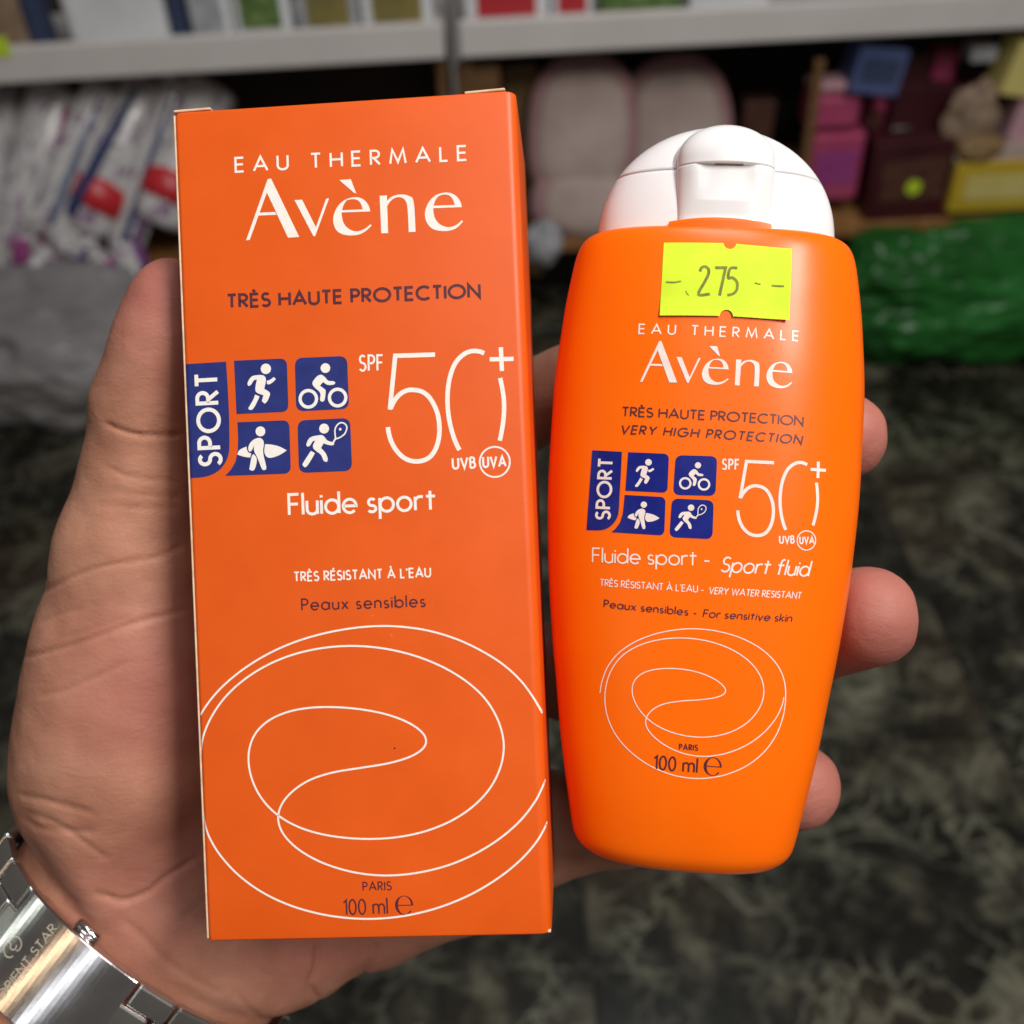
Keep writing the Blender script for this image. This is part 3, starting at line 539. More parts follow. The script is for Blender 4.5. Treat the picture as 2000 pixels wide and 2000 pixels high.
def round_poly(P, rad):
    out = []; n = len(P)
    for i in range(n):
        if rad[i] <= 0: out.append(P[i]); continue
        a, b, c = (np.array(P[i - 1]), np.array(P[i]), np.array(P[(i + 1) % n]))
        p = b + (a - b) / np.hypot(*(a - b)) * rad[i]; q = b + (c - b) / np.hypot(*(c - b)) * rad[i]
        for t in np.linspace(0, 1, 9):      # quadratic corner pulled out towards a circle
            s = (1 - t) ** 2 * p + 2 * t * (1 - t) * (b * .94 + (p + q) * .03) + t * t * q
            out.append(tuple(s))
    return out
class Ink:
    """flat printed shapes in millimetres; each shape a hair above the last"""
    def __init__(s): s.sh = []
    def strip(s, pts, wd): s.sh.append(stroke_strip(pts, wd)); return s
    def poly(s, *loops):
        tri = tessellate_polygon([[Vector((p[0], p[1], 0)) for p in lp] for lp in loops])
        s.sh.append(([tuple(p) for lp in loops for p in lp], [tuple(t) for t in tri])); return s
    def disc(s, x, y, r): return s.poly(arc(x, y, r, r, 0, 348, 29))
    def ring(s, x, y, r, wd): return s.strip(arc(x, y, r, r, 0, 360, 40), wd)
    def text(s, txt, x0, y0, x1, y1, h, sw, tr, slant=0, up=None):
        """text from (x0,y0) to (x1,y1) on its base line; glyph widths solved so that it fits"""
        d = np.array((x1 - x0, y1 - y0)); W = np.hypot(*d); ex = d / W; ey = np.array((-ex[1], ex[0]))
        cw = sum(GL[c][0] for c in txt) * h; nt = (len(txt) - 1) * (tr * h + sw)
        k = (W - sw - nt) / cw
        x = sw / 2
        for c in txt:
            wd, st = GL[c]
            for q in st:
                pts = []
                for (u, v) in q:
                    yy = sw / 2 + v * (h - sw) ; xx = x + u * h * k + slant * yy
                    pts.append(tuple(np.array((x0, y0)) + ex * xx + ey * yy))
                s.strip(pts, sw)
            x += wd * h * k + tr * h + sw
        return s
    def affine(s, A, t):
        o = Ink(); A = np.array(A)
        o.sh = [([tuple(A @ np.array(p) + np.array(t)) for p in V], F) for V, F in s.sh]; return o
    def build(s, name, m, parent, surf, lift, cut=None):
        bm = bmesh.new()
        for i, (V, F) in enumerate(s.sh):
            z = 0.003 * (i % 6)
            vs = [bm.verts.new((p[0], p[1], z)) for p in V]
            for f in F:
                try: bm.faces.new([vs[k] for k in f])
                except ValueError: pass
        if cut:
            for ax in (0, 1):
                lo = min(v.co[ax] for v in bm.verts); hi = max(v.co[ax] for v in bm.verts); c = math.ceil(lo / cut[ax]) * cut[ax]
                while c < hi:
                    no = (1, 0, 0) if ax == 0 else (0, 1, 0)
                    bmesh.ops.bisect_plane(bm, geom=bm.verts[:] + bm.edges[:] + bm.faces[:], plane_co=(c, 0, 0) if ax == 0 else (0, c, 0), plane_no=no, dist=1e-5)
                    c += cut[ax]
        for v in bm.verts:
            x, y, z = v.co; q = surf(x, y); v.co = Vector((q[0], q[1], q[2] + lift + z)) * MM
        for f in bm.faces:
            f.normal_update()
            if f.normal.z < 0: f.normal_flip()
        return bm_obj(name, bm, m, parent)

# ---------------------------------------------------------------- printing inks
W_INK = mat('white_ink', (0.86, 0.82, 0.76), 0.45); vary(W_INK, (0.82, 0.78, 0.72), (0.90, 0.86, 0.80), 900)
P_INK = mat('silver_white_ink', (0.86, 0.74, 0.68), 0.28); vary(P_INK, (0.82, 0.70, 0.64), (0.90, 0.80, 0.74), 700)
D_INK = mat('dark_plum_ink', (0.075, 0.016, 0.030), 0.40); vary(D_INK, (0.06, 0.012, 0.025), (0.11, 0.024, 0.035), 800)
N_INK = mat('navy_ink', (0.012, 0.022, 0.16), 0.42); vary(N_INK, (0.010, 0.018, 0.14), (0.016, 0.028, 0.19), 300)
B_INK = mat('glossy_navy_ink', (0.006, 0.012, 0.19), 0.25); vary(B_INK, (0.005, 0.010, 0.17), (0.008, 0.016, 0.22), 300)
INKS = {'w': W_INK, 'd': D_INK, 'p': P_INK}

def figure(i):
    f = FIGS[i]; k = Ink()
    for c in f['discs']: k.disc(*c)
    for q in f['polys']: k.poly(soften(q, 65, 2))
    for r in f['rings']: k.ring(*r)
    for q, wd in f['lines']: k.strip(catmull(q, 4) if len(q) > 2 else q, wd)
    return k
def e_mark(x, y, r):
    k = Ink(); o = arc(x, y, r, r * 1.05, 2, 322, 40)
    inner = [(x + (px - x) * .78 * (0.86 if px < x else 1.0) , y + (py - y) * .93) for px, py in o]
    k.poly(o + inner[::-1]); k.poly([(x - r * .8, y + r * .05), (x + r, y + r * .05), (x + r * .97, y - r * .05), (x - r * .8, y - r * .05)])
    return k
def logo():
    k = Ink()
    for loops in AVENE: k.poly(*[soften(q, 40, 2) if len(q) > 6 else q for q in loops])
    return k
FIG_NAMES = ['running figure', 'cycling figure', 'figure carrying a surfboard', 'racket playing figure']

# ---------------------------------------------------------------- the carton
BW, BH, BD = 61.06, 150.0, 38.0
XL, XR, RL, RR = -30.53, 31.55, 0.8, 1.9              # side edges and fold radii (left, right)
ORANGE = mat('orange_coated_card', (0.80, 0.110, 0.006), 0.42, spec=0.45)
def orange_card():
    nt, n, l, b = nodes(ORANGE)
    t = vary(ORANGE, (0.71, 0.092, 0.003), (0.77, 0.104, 0.004), 60, 0.36, 0.50)
    g = noise_node(ORANGE, 900, 2, vec_scale=(0.25, 1.6, 1)); bp = bump(ORANGE, g.outputs['Fac'], 0.00003, 0.35)
    d = noise_node(ORANGE, 45, 3); bump(ORANGE, d.outputs['Fac'], 0.0004, 0.25, bp)
def scuffs():
    nt, n, l, b = nodes(ORANGE)
    src = b.inputs['Base Color'].links[0].from_socket
    big = noise_node(ORANGE, 26, 2); fine = noise_node(ORANGE, 420, 3, 0.7, vec_scale=(1, .6, 1))
    mu = n.new('ShaderNodeMath'); mu.operation = 'MULTIPLY'; l.new(big.outputs['Fac'], mu.inputs[0]); l.new(fine.outputs['Fac'], mu.inputs[1])
    r = ramp(ORANGE, mu.outputs[0], [(0.425, (0, 0, 0)), (0.48, (0.75, 0.75, 0.75))])
    mx = n.new('ShaderNodeMix'); mx.data_type = 'RGBA'; l.new(r.outputs['Color'], mx.inputs['Factor']); l.new(src, mx.inputs[6]); mx.inputs[7].default_value = (0.86, 0.33, 0.14, 1)
    l.new(mx.outputs[2], b.inputs['Base Color'])
orange_card(); scuffs()
CREAM = mat('raw_card_edge', (0.72, 0.50, 0.33), 0.85); vary(CREAM, (0.62, 0.40, 0.25), (0.80, 0.60, 0.42), 400)
box = empty('carton', ROOM @ Matrix.Translation(Vector((-27.598, -1.233, -183.405)) * MM) @ Euler((R(-.336), R(-3.181), R(2.463))).to_matrix().to_4x4())
tag(box, 'tall orange sunscreen carton with white lettering and navy sport pictograms', 'carton')
def carton_body():
    # rounded-corner outline in plan, swept up with a very slight belly
    pts = []
    for cx, cz, a0, r in ((XR, 0, 0, RR), (XL, 0, 90, RL), (XL, -BD, 180, RL), (XR, -BD, 270, RR)):
        ox = cx - r if cx > 0 else cx + r; oz = cz - r if cz == 0 else cz + r
        for k in range(7):
            a = R(a0 + 90 * k / 6); pts.append((ox + r * math.cos(a), oz + r * math.sin(a)))
    V = []; F = []; n = len(pts); ys = [-75, -74.75, -74] + list(range(-65, 70, 10)) + [74, 74.75, 75]
    for y in ys:
        k = 0.35 if abs(y) == 75 else (0.1 if abs(y) == 74.75 else 0)
        for x, z in pts: V.append((x - math.copysign(k, x), y, z - math.copysign(k, z + BD / 2)))
    for i in range(len(ys) - 1):
        for k in range(n): F.append((i * n + k, i * n + (k + 1) % n, (i + 1) * n + (k + 1) % n, (i + 1) * n + k))
    F = [f[::-1] for f in F]
    F.append(tuple(range(n))); F.append(tuple((len(ys) - 1) * n + k for k in range(n))[::-1])
    o = mesh_obj('sleeve', V, F, ORANGE, box, False, MM)
    o.data.polygons.foreach_set('use_smooth', [len(p.vertices) == 4 for p in o.data.polygons]); o.data.set_sharp_from_angle(angle=R(35))
    bm = bmesh.new(); bm.from_mesh(o.data); bmesh.ops.recalc_face_normals(bm, faces=bm.faces[:]); bm.to_mesh(o.data); bm.free()
    return o
sleeve = carton_body()
bm_obj('seam_edge', rbox(.34 * MM, 149.2 * MM, .9 * MM, .1 * MM, 1, ((-BW / 2 - .12) * MM, 0, -.75 * MM)), CREAM, box)
def dust_flap(x0, x1, z0, hgt, tilt):
    b = rbox((x1 - x0) * MM, .5 * MM, 24 * MM, .2 * MM, 2, (0, 0, 0))
    o = bm_obj('dust_flap', b, CREAM, box); o.location = Vector(((x0 + x1) / 2, 75.0 + hgt, z0 - 12)) * MM
    o.rotation_euler = (R(1), 0, tilt); return o
dust_flap(-30.9, -24.0, -.6, .75, R(1.0)); dust_flap(22.3, 29.6, -.6, .7, R(1.8))
bm_obj('top_flap', rbox(51 * MM, .5 * MM, 36 * MM, .15 * MM, 1, (-1 * MM, 75.3 * MM, -19.5 * MM)), ORANGE, box)
bm_obj('worn_corner', rbox(.7 * MM, .55 * MM, .8 * MM, .2 * MM, 2, ((XR - .5) * MM, -74.6 * MM, -.9 * MM)), CREAM, box)
def flat(x, y):
    """front panel of the carton, following its rounded side folds"""
    x = min(max(x, XL + .02), XR - .02)
    if x > XR - RR: return (x, y, -RR + math.sqrt(max(0, RR ** 2 - (x - XR + RR) ** 2)))
    if x < XL + RL: return (x, y, -RL + math.sqrt(max(0, RL ** 2 - (x - XL - RL) ** 2)))
    return (x, y, 0.0)
for (txt, x0, y0, x1, y1, h, sw, tr, col, sl) in BOX_TEXT:
    Ink().text(txt, x0, y0, x1, y1, h, sw, tr, sl).build('lettering', INKS[col], box, flat, .03)
logo().build('logo', W_INK, box, flat, .03)
k = Ink()
for q, wd in FIFTY: k.strip(catmull(q, 5) if len(q) > 3 else q, wd)
k.build('large_numerals', W_INK, box, flat, .03)
Ink().ring(*UVA_RING).build('ring_mark', W_INK, box, flat, .03)
bd = Ink().poly(soften(BADGE, 45, 2)).build('sport_badge', N_INK, box, flat, .03, (.22, 60))
(sx0, sy0), (sx1, sy1), sh_, ssw = BOX_SPORT
Ink().text('SPORT', sx0, sy0, sx1, sy1, sh_, ssw, .10).build('lettering', W_INK, bd, flat, .06)
for i, (q, rd) in enumerate(TILES):
    t = Ink().poly(round_poly(q, rd)).build('pictogram_tile', N_INK, box, flat, .03); t['label'] = 'navy tile with white ' + FIG_NAMES[i]
    figure(i).build('pictogram', W_INK, t, flat, .06)
def relax(q, it=3):
    q = [np.array(p) for p in q]
    for _ in range(it): q = [q[0]] + [.25 * q[i - 1] + .5 * q[i] + .25 * q[i + 1] for i in range(1, len(q) - 1)] + [q[-1]]
    return [tuple(p) for p in q]
for q in SWIRL_BOX: Ink().strip(catmull(relax(q, 1), 6), .345).build('swirl_line', W_INK, box, flat, .05, (.35, 60))
Ink().disc(4.9, -41.2, .17).build('speck', D_INK, box, flat, .03)
e_mark(*E_BOX).build('e_mark', D_INK, box, flat, .03)

# ---------------------------------------------------------------- the bottle
HK = [0, .8, 2.2, 4, 9.9, 22.3, 32.7, 43, 58.5, 74.1, 88.5, 103, 111.7, 116.2, 118.3, 119.6, 120.1]
WK = [15.2, 17.8, 19.8, 21.0, 22.25, 24.54, 26.0, 27.45, 29.0, 29.68, 29.59, 28.52, 27.35, 26.48, 25.51, 23.77, 21.34]
HB = [0, 1, 4, 17.7, 57.7, 92.7, 107.7, 114.7, 118.3, 119.7, 120.1]
BK = [9.2, 11.2, 13.0, 14.6, 16.3, 16.5, 15.8, 14.8, 13.8, 12.5, 10]
EXPO = 2.6
def smooth_interp(h, xs, ys):
    """monotone cubic through the profile points"""
    xs = np.array(xs, float); ys = np.array(ys, float); d = np.diff(ys) / np.diff(xs)
    m = np.zeros(len(xs)); m[0] = d[0]; m[-1] = d[-1]
    for i in range(1, len(xs) - 1): m[i] = 0 if d[i - 1] * d[i] <= 0 else 2 * d[i - 1] * d[i] / (d[i - 1] + d[i])
    h = np.clip(h, xs[0], xs[-1]); i = np.clip(np.searchsorted(xs, h) - 1, 0, len(d) - 1)
    L = xs[i + 1] - xs[i]; t = (h - xs[i]) / L
    return (2 * t**3 - 3 * t**2 + 1) * ys[i] + (t**3 - 2 * t**2 + t) * L * m[i] + (-2 * t**3 + 3 * t**2) * ys[i + 1] + (t**3 - t**2) * L * m[i + 1]
BOT_LOC = Vector((32.8, -67.2, -200.0)); BOT_ROT = Euler((0, R(-6), R(-3.16)))
bottle = empty('sunscreen_bottle', ROOM @ Matrix.Translation(BOT_LOC * MM) @ BOT_ROT.to_matrix().to_4x4())
tag(bottle, 'orange plastic sunscreen bottle with white domed flip cap and lime price sticker', 'bottle')
OPL = mat('orange_plastic', (0.95, 0.15, 0.002), 0.36, spec=0.32, Subsurface_Weight=0.0, Subsurface_Scale=0.003)
OPL.node_tree.nodes['Principled BSDF'].inputs['Subsurface Radius'].default_value = (1.0, 0.3, 0.05)
t_ = vary(OPL, (0.94, 0.142, 0.0005), (0.98, 0.154, 0.0005), 30, 0.27, 0.34)
g_ = noise_node(OPL, 160, 3); bump(OPL, g_.outputs['Fac'], 0.00008, 0.25)
def shell_rings(hs, wf, bf, expo, n=112):
    V = []; F = []
    for h in hs:
        w_, b_ = float(wf(h)), float(bf(h))
        for k in range(n):
            a = 2 * math.pi * k / n; c, s = math.cos(a), math.sin(a)
            q = (abs(c) ** expo + abs(s) ** expo) ** (-1 / expo)
            V.append((w_ * c * q, h, b_ * s * q))
    for i in range(len(hs) - 1):
        for k in range(n): F.append((i * n + k, (i + 1) * n + k, (i + 1) * n + (k + 1) % n, i * n + (k + 1) % n))
    F.append(tuple(range(n))); F.append(tuple((len(hs) - 1) * n + k for k in range(n))[::-1])
    return V, F
hs = [0, .25, .5, .8, 1.2, 1.7, 2.3, 3, 4, 5.5] + list(np.linspace(8, 112, 54)) + [113.2, 114.7, 115.9, 116.9, 117.7, 118.3, 118.8, 119.2, 119.6, 119.85, 120.0, 120.1]
wf = lambda h: smooth_interp(h, HK, WK); bf = lambda h: smooth_interp(h, HB, BK)
V, F = shell_rings(hs, wf, bf, EXPO); mesh_obj('body', V, F, OPL, bottle, True, MM)
def skin_z(x, y):
    w_ = float(wf(y)); b_ = float(bf(y))
    return (x, y, b_ * max(0.0, 1 - min(1.0, abs(x) / w_) ** EXPO) ** (1 / EXPO))
CUT = (1.1, 2.2)
for (txt, x0, y0, x1, y1, h, sw, tr, col, sl) in BOT_TEXT:
    Ink().text(txt, x0, y0, x1, y1, h, sw, tr, sl).build('lettering', INKS[col], bottle, skin_z, .07, CUT)
def affine3(src, dst):
    A = np.array([[*p, 1] for p in src]); Bm = np.array(dst); M_ = np.linalg.solve(A, Bm).T
    return M_[:, :2], M_[:, 2]
Am, tv = affine3(AV_BOX_REF, AV_BOT_REF); logo().affine(Am, tv).build('logo', P_INK, bottle, skin_z, .07, CUT)
Am, tv = affine3(SP_BOX_REF, SP_BOT_REF)
k = Ink()
for q, wd in FIFTY: k.strip(catmull(q, 5) if len(q) > 3 else q, wd * 1.05)
k.affine(Am, tv).build('large_numerals', P_INK, bottle, skin_z, .07, CUT)
Ink().ring(*BOT_UVA, 1.72, .2).build('ring_mark', P_INK, bottle, skin_z, .07, CUT)
bd = Ink().poly(soften(BOT_BADGE, 45, 2)).build('sport_badge', B_INK, bottle, skin_z, .06, CUT)
(sx0, sy0), (sx1, sy1), sh_, ssw = BOT_SPORT
Ink().text('SPORT', sx0, sy0, sx1, sy1, sh_, ssw, .08).build('lettering', P_INK, bd, skin_z, .11, CUT)
for i, (q, rd) in enumerate(BOT_TILES):
    t = Ink().poly(round_poly(q, rd)).build('pictogram_tile', B_INK, bottle, skin_z, .06, CUT); t['label'] = 'glossy navy tile with white ' + FIG_NAMES[i]
    (a, b_), (c, d) = BOX_FIG[i], BOT_FIG[i]
    a, b_, c, d = map(np.array, (a, b_, c, d)); sc = np.hypot(*(d - c)) / np.hypot(*(b_ - a))
    figure(i).affine(np.eye(2) * sc, c - a * sc).build('pictogram', P_INK, t, skin_z, .11, CUT)
Ink().strip(catmull(relax(SWIRL_BOT, 1), 6), .19).build('swirl_line', P_INK, bottle, skin_z, .07)
e_mark(*E_BOT).build('e_mark', D_INK, bottle, skin_z, .07, CUT)

# price sticker stuck on the bottle
LIME = mat('lime_label_paper', (0.66, 0.86, 0.012), 0.7)
t_ = vary(LIME, (0.60, 0.80, 0.010), (0.70, 0.90, 0.016), 160); bump(LIME, noise_node(LIME, 700, 2).outputs['Fac'], 0.00004, 0.3)
PEN = mat('faded_price_ink', (0.16, 0.17, 0.02), 0.7); vary(PEN, (0.12, 0.13, 0.02), (0.26, 0.28, 0.02), 900)
s_ = STICKER; (n0x, n0y), (n1x, n1y) = STICK_NOTCH
outl = [s_[0], (n0x - 1.25, s_[1][1])] + arc(n0x, s_[1][1] + .1, 1.15, 1.2, 185, 355, 10) + [(n0x + 1.25, s_[2][1])] + [s_[3], s_[4], (n1x + 1.25, s_[5][1])] + arc(n1x, s_[5][1] - .1, 1.2, 1.3, -5, 185, 10)[0:] + [(n1x - 1.25, s_[6][1]), s_[7]]
def stick_z(x, y):
    q = skin_z(x, y); e = max(0.0, (abs(x + .6) - 8.5) / 3.2); f = max(0.0, (abs(y - 111.2) - 5.0) / 2.0)
    return (q[0], q[1], q[2] + .22 * e * e + .10 * f * f)
st = Ink().poly(outl).build('price_sticker', LIME, bottle, stick_z, .10, (1.0, 1.6))
k = Ink()
for q, wd in STICK_INK: k.strip(catmull(q, 4) if len(q) > 3 else q, wd * 1.3)
st['label'] = 'lime price sticker reading 275'
k.build('price_digits', PEN, st, stick_z, .13, (1.0, 1.6))

# collar and flip cap
CAPW = mat('white_cap_plastic', (0.88, 0.855, 0.85), 0.22, spec=0.5, Subsurface_Weight=0.15, Subsurface_Scale=0.003); vary(CAPW, (0.83, 0.81, 0.815), (0.87, 0.85, 0.855), 40)
CW, CH, CD = 22.7, 22.0, 11.2
CAP_Y = -2.3
def dome(y0, y1, n=72, m=22):
    """slice of the domed cap between heights y0 and y1 (0 = shoulder)"""
    V = []; F = []; ys = [y0 + (y1 - y0) * (math.sin(math.pi / 2 * i / m) if y1 >= CH - .01 else i / m) for i in range(m + 1)]
    for y in ys:
        q = max(1e-4, 1 - min(1, max(0, y) / CH) ** 2.15) ** (1 / 2.0)
        for k in range(n):
            a = 2 * math.pi * k / n; c, s = math.cos(a), math.sin(a); e = 2.35
            r = (abs(c) ** e + abs(s) ** e) ** (-1 / e)
            V.append((CW * q * c * r, 122.0 + y, CD * q ** .8 * s * r))
    for i in range(m):
        for k in range(n): F.append((i * n + k, (i + 1) * n + k, (i + 1) * n + (k + 1) % n, i * n + (k + 1) % n))
    F.append(tuple(range(n))); F.append(tuple(m * n + k for k in range(n))[::-1])
    return V, F
SEAM = 11.2
capb = mesh_obj('cap_base', *dome(-.6, SEAM - .05), CAPW, bottle, True, MM)
lid = mesh_obj('cap_lid', *dome(SEAM + .05, CH), CAPW, bottle, True, MM)
mesh_obj('cap_seam', *[q for q in (lambda d: ([(v[0] * .993, v[1], v[2] * .993) for v in d[0]], d[1]))(dome(SEAM - .3, SEAM + .3, m=2))], mat('grey_seam', (0.62, 0.60, 0.58), 0.6), bottle, True, MM)
def spout(y0, y1, name, notch):
    """half-round column standing out of the cap front, domed at the top"""
    V = []; F = []; n = 48; mm = 44; TOP = CH - 1.5; HW = 8.8
    for i in range(mm + 1):
        t = i / mm; y = y0 + (y1 - y0) * (1 - (1 - t) ** 1.7 if not notch else t); u = (TOP - y) / 7.8
        q = 1.0 if u >= 1 else math.sqrt(max(0.0, 1 - (1 - max(u, 0)) ** 2))
        hw = HW * (1 - .035 * math.cos(math.pi * min(1, y / 11.0)) ) * q
        zf = 12.9 + 1.1 * min(1, max(0, y - 2) / 8)
        zb_ = 10.5 - 1.6 * min(1, max(0, y) / 13)
        for k in range(n):
            a = 2 * math.pi * k / n; c, s = math.cos(a), math.sin(a)
            x = .7 + hw * math.copysign(abs(c) ** .9, c)
            z = (zb_ + (zf - zb_) * abs(s) ** .9) * (.42 + .58 * q) if s >= 0 else zb_ * (.42 + .58 * q) + 3 * s
            if notch and s > 0:
                hy = SEAM - y; hx = abs(x - .7) / 4.4
                if 0 <= hy < 6.5 and hx < 1.2: z -= 1.1 * max(0, 1 - (hx / 1.2) ** 5) * max(0, 1 - hy / 6.5) ** .7
            V.append((x, 122.0 + y, z))
    for i in range(mm):
        for k in range(n): F.append((i * n + k, (i + 1) * n + k, (i + 1) * n + (k + 1) % n, i * n + (k + 1) % n))
    F.append(tuple(range(n))); F.append(tuple(mm * n + k for k in range(n))[::-1])
    return mesh_obj(name, V, F, CAPW, bottle, True, MM)
spout(SEAM + .05, CH - 1.51, 'thumb_tab', False)
spout(.2, SEAM - .05, 'spout_column', True)
bm_obj('tab_slot', rbox(5.2 * MM, .16 * MM, 2 * MM, .1 * MM, 1, (1.0 * MM, (122 + SEAM - .05) * MM, 12.3 * MM)), mat('slot_gap', (0.42, 0.32, 0.24), 0.8), bottle)
def collar():
    V = []; F = []; n = 24; rows = ((119.0, 0.0), (121.5, 0.0), (122.9, 0.0), (123.35, -.12), (123.5, -.45), (123.5, -2.5)); m = n + 3
    for y, dz in rows:
        for k in range(-1, n + 2):
            kk = min(max(k, 0), n); x = -9.3 + 18.6 * kk / n; z = 13.25 - (x / 9.3) ** 2 * .7 + dz
            if k in (-1, n + 1): z = 9.0
            V.append((x, y + (-.8 * (x / 9.3) ** 2 if y > 122.5 else 0), z))
    for i in range(len(rows) - 1):
        for k in range(m - 1): F.append((i * m + k, i * m + k + 1, (i + 1) * m + k + 1, (i + 1) * m + k))
    return mesh_obj('collar', V, F, OPL, bottle, False, MM)
collar()
for o in bottle.children:
    if o.name.split('.')[0] in ('cap_base', 'cap_lid', 'cap_seam', 'thumb_tab', 'spout_column', 'tab_slot', 'collar'): o.location.y += CAP_Y * MM
# ---------------------------------------------------------------- the left hand
def E3(px, py, d): return np.array(eye(px, py, d))
def rcone(P, a, b, ra, rb):
    ab = b - a; t = np.clip(((P - a) @ ab) / (ab @ ab), 0, 1)
    return np.linalg.norm(P - (a + t[:, None] * ab), axis=1) - (ra + t * (rb - ra))
def smin(a, b, k):
    h = np.maximum(k - np.abs(a - b), 0) / k
    return np.minimum(a, b) - h * h * k * .25
def smax(a, b, k): return -smin(-a, -b, k)
# joints: photo pixel, depth (mm), radius (mm)
TH = [(340, 590, 203.5, 8.6), (328, 660, 205, 9.5), (312, 720, 207, 9.8), (293, 792, 210, 11.0), (282, 930, 214, 12.2), (268, 1085, 219, 15.0)]
THENAR = [(268, 1085, 219, 15.0), (276, 1290, 226, 20.5), (258, 1450, 228, 21.4), (232, 1590, 232, 19.5), (205, 1700, 238, 17)]
IDX = [(760, 960, 243, 11.5), (1000, 800, 236, 10.4), (1120, 762, 232, 10.0), (1400, 762, 230, 9.0), (1530, 792, 225, 8.8), (1645, 853, 212, 9.2)]
MID = [(700, 1170, 246, 12), (1000, 1290, 238, 10.8), (1130, 1320, 234, 10.4), (1400, 1292, 231, 9.9), (1570, 1250, 222, 9.6), (1695, 1205, 205, 10.2)]
RNG = [(640, 1390, 247, 11.5), (950, 1545, 239, 10.2), (1080, 1597, 234, 9.6), (1330, 1586, 231.5, 9.3), (1440, 1562, 228, 9.1), (1552, 1535, 216, 9.4)]
PNK = [(600, 1650, 247, 12), (740, 1800, 242, 10.2), (900, 1738, 240, 9.6), (1090, 1640, 236, 8.6), (1220, 1617, 234, 8.3), (1330, 1600, 233, 7.6)]
PALM = [[(230, 1690, 239, 18), (760, 960, 243, 11.5)], [(280, 1720, 243, 18), (700, 1170, 246, 12)], [(360, 1780, 245, 18), (640, 1390, 247, 12)], [(420, 1830, 243, 17), (600, 1650, 247, 13)],
        [(300, 1180, 232, 10), (560, 1120, 242, 10)], [(470, 1850, 241, 14.5), (600, 1828, 241, 13.5)], [(430, 1700, 240, 17), (560, 1500, 246, 14)], [(380, 1560, 243, 15), (560, 1300, 246, 14)]]
WU = Vector((.80, -.597, 0)); WA = Vector((-.597, -.80, .09)).normalized(); WN = (Vector((0, 0, 1)) - WA * WA.z).normalized(); WU = WA.cross(WN) * (-1 if WA.cross(WN).x < 0 else 1)
WC = eye(167, 1825, 213) + WU * 9.0 - WN * 23.0            # wrist centre under the bracelet's hand-side edge
def prim(P):
    def chain(c, k=5):
        d = None
        for a, b in zip(c, c[1:]):
            q = rcone(P, E3(*a[:3]), E3(*b[:3]), a[3], b[3]); d = q if d is None else smin(d, q, k)
        return d
    palm = chain(THENAR, 10)
    for c in PALM: palm = smin(palm, chain(c), 14)
    wc = np.array(WC); wu = np.array(WU); wa = np.array(WA)
    for s in (-1, 1):
        palm = smin(palm, rcone(P, wc + wu * 13.5 * s - wa * 4, wc + wu * 15 * s + wa * 75, 20.0, 22.5), 9)
    d = palm
    fingers = None
    for c in (IDX, MID, RNG, PNK):
        f = smin(palm, chain(c, 3), 7)
        fingers = f if fingers is None else smin(fingers, f, 1.2)
    d = smin(d, fingers, 1.0)
    d = smin(d, smin(palm, chain(TH, 4), 9), 1.0)
    # the bracelet hugs the wrist
    q = P - wc; u = q @ wu; a_ = q @ wa; n_ = q @ np.array(WN)
    el = (np.sqrt((u / 35.2) ** 2 + (n_ / 21.8) ** 2) - 1) * 21.8
    el = el - np.maximum(0, -1.5 - a_) * 1.15 - np.maximum(0, a_ - 23) * .5
    return smax(d, el, 3.0)
BOXI = np.array((ROOM.inverted() @ box.matrix_world).inverted()); BOTI = np.array((ROOM.inverted() @ bottle.matrix_world).inverted())
def carve(P, d):
    q = P @ BOXI[:3, :3].T + BOXI[:3, 3] * 1000
    k = np.abs(q - np.array((0, 0, -BD / 2))) - np.array((BW / 2, BH / 2, BD / 2))
    bx = np.linalg.norm(np.maximum(k, 0), axis=1) + np.minimum(k.max(1), 0)
    d = smax(d, -(bx - .25), 1.6)
    q = P @ BOTI[:3, :3].T + BOTI[:3, 3] * 1000
    w_ = np.interp(q[:, 1], HK, WK); b_ = np.interp(q[:, 1], HB, BK)
    g = ((np.abs(q[:, 0]) / w_) ** EXPO + (np.abs(q[:, 2]) / b_) ** EXPO) ** (1 / EXPO) - 1
    g = np.maximum(g * b_, np.maximum(-q[:, 1], q[:, 1] - 120))
    return smax(d, -(g - .25), 1.6)
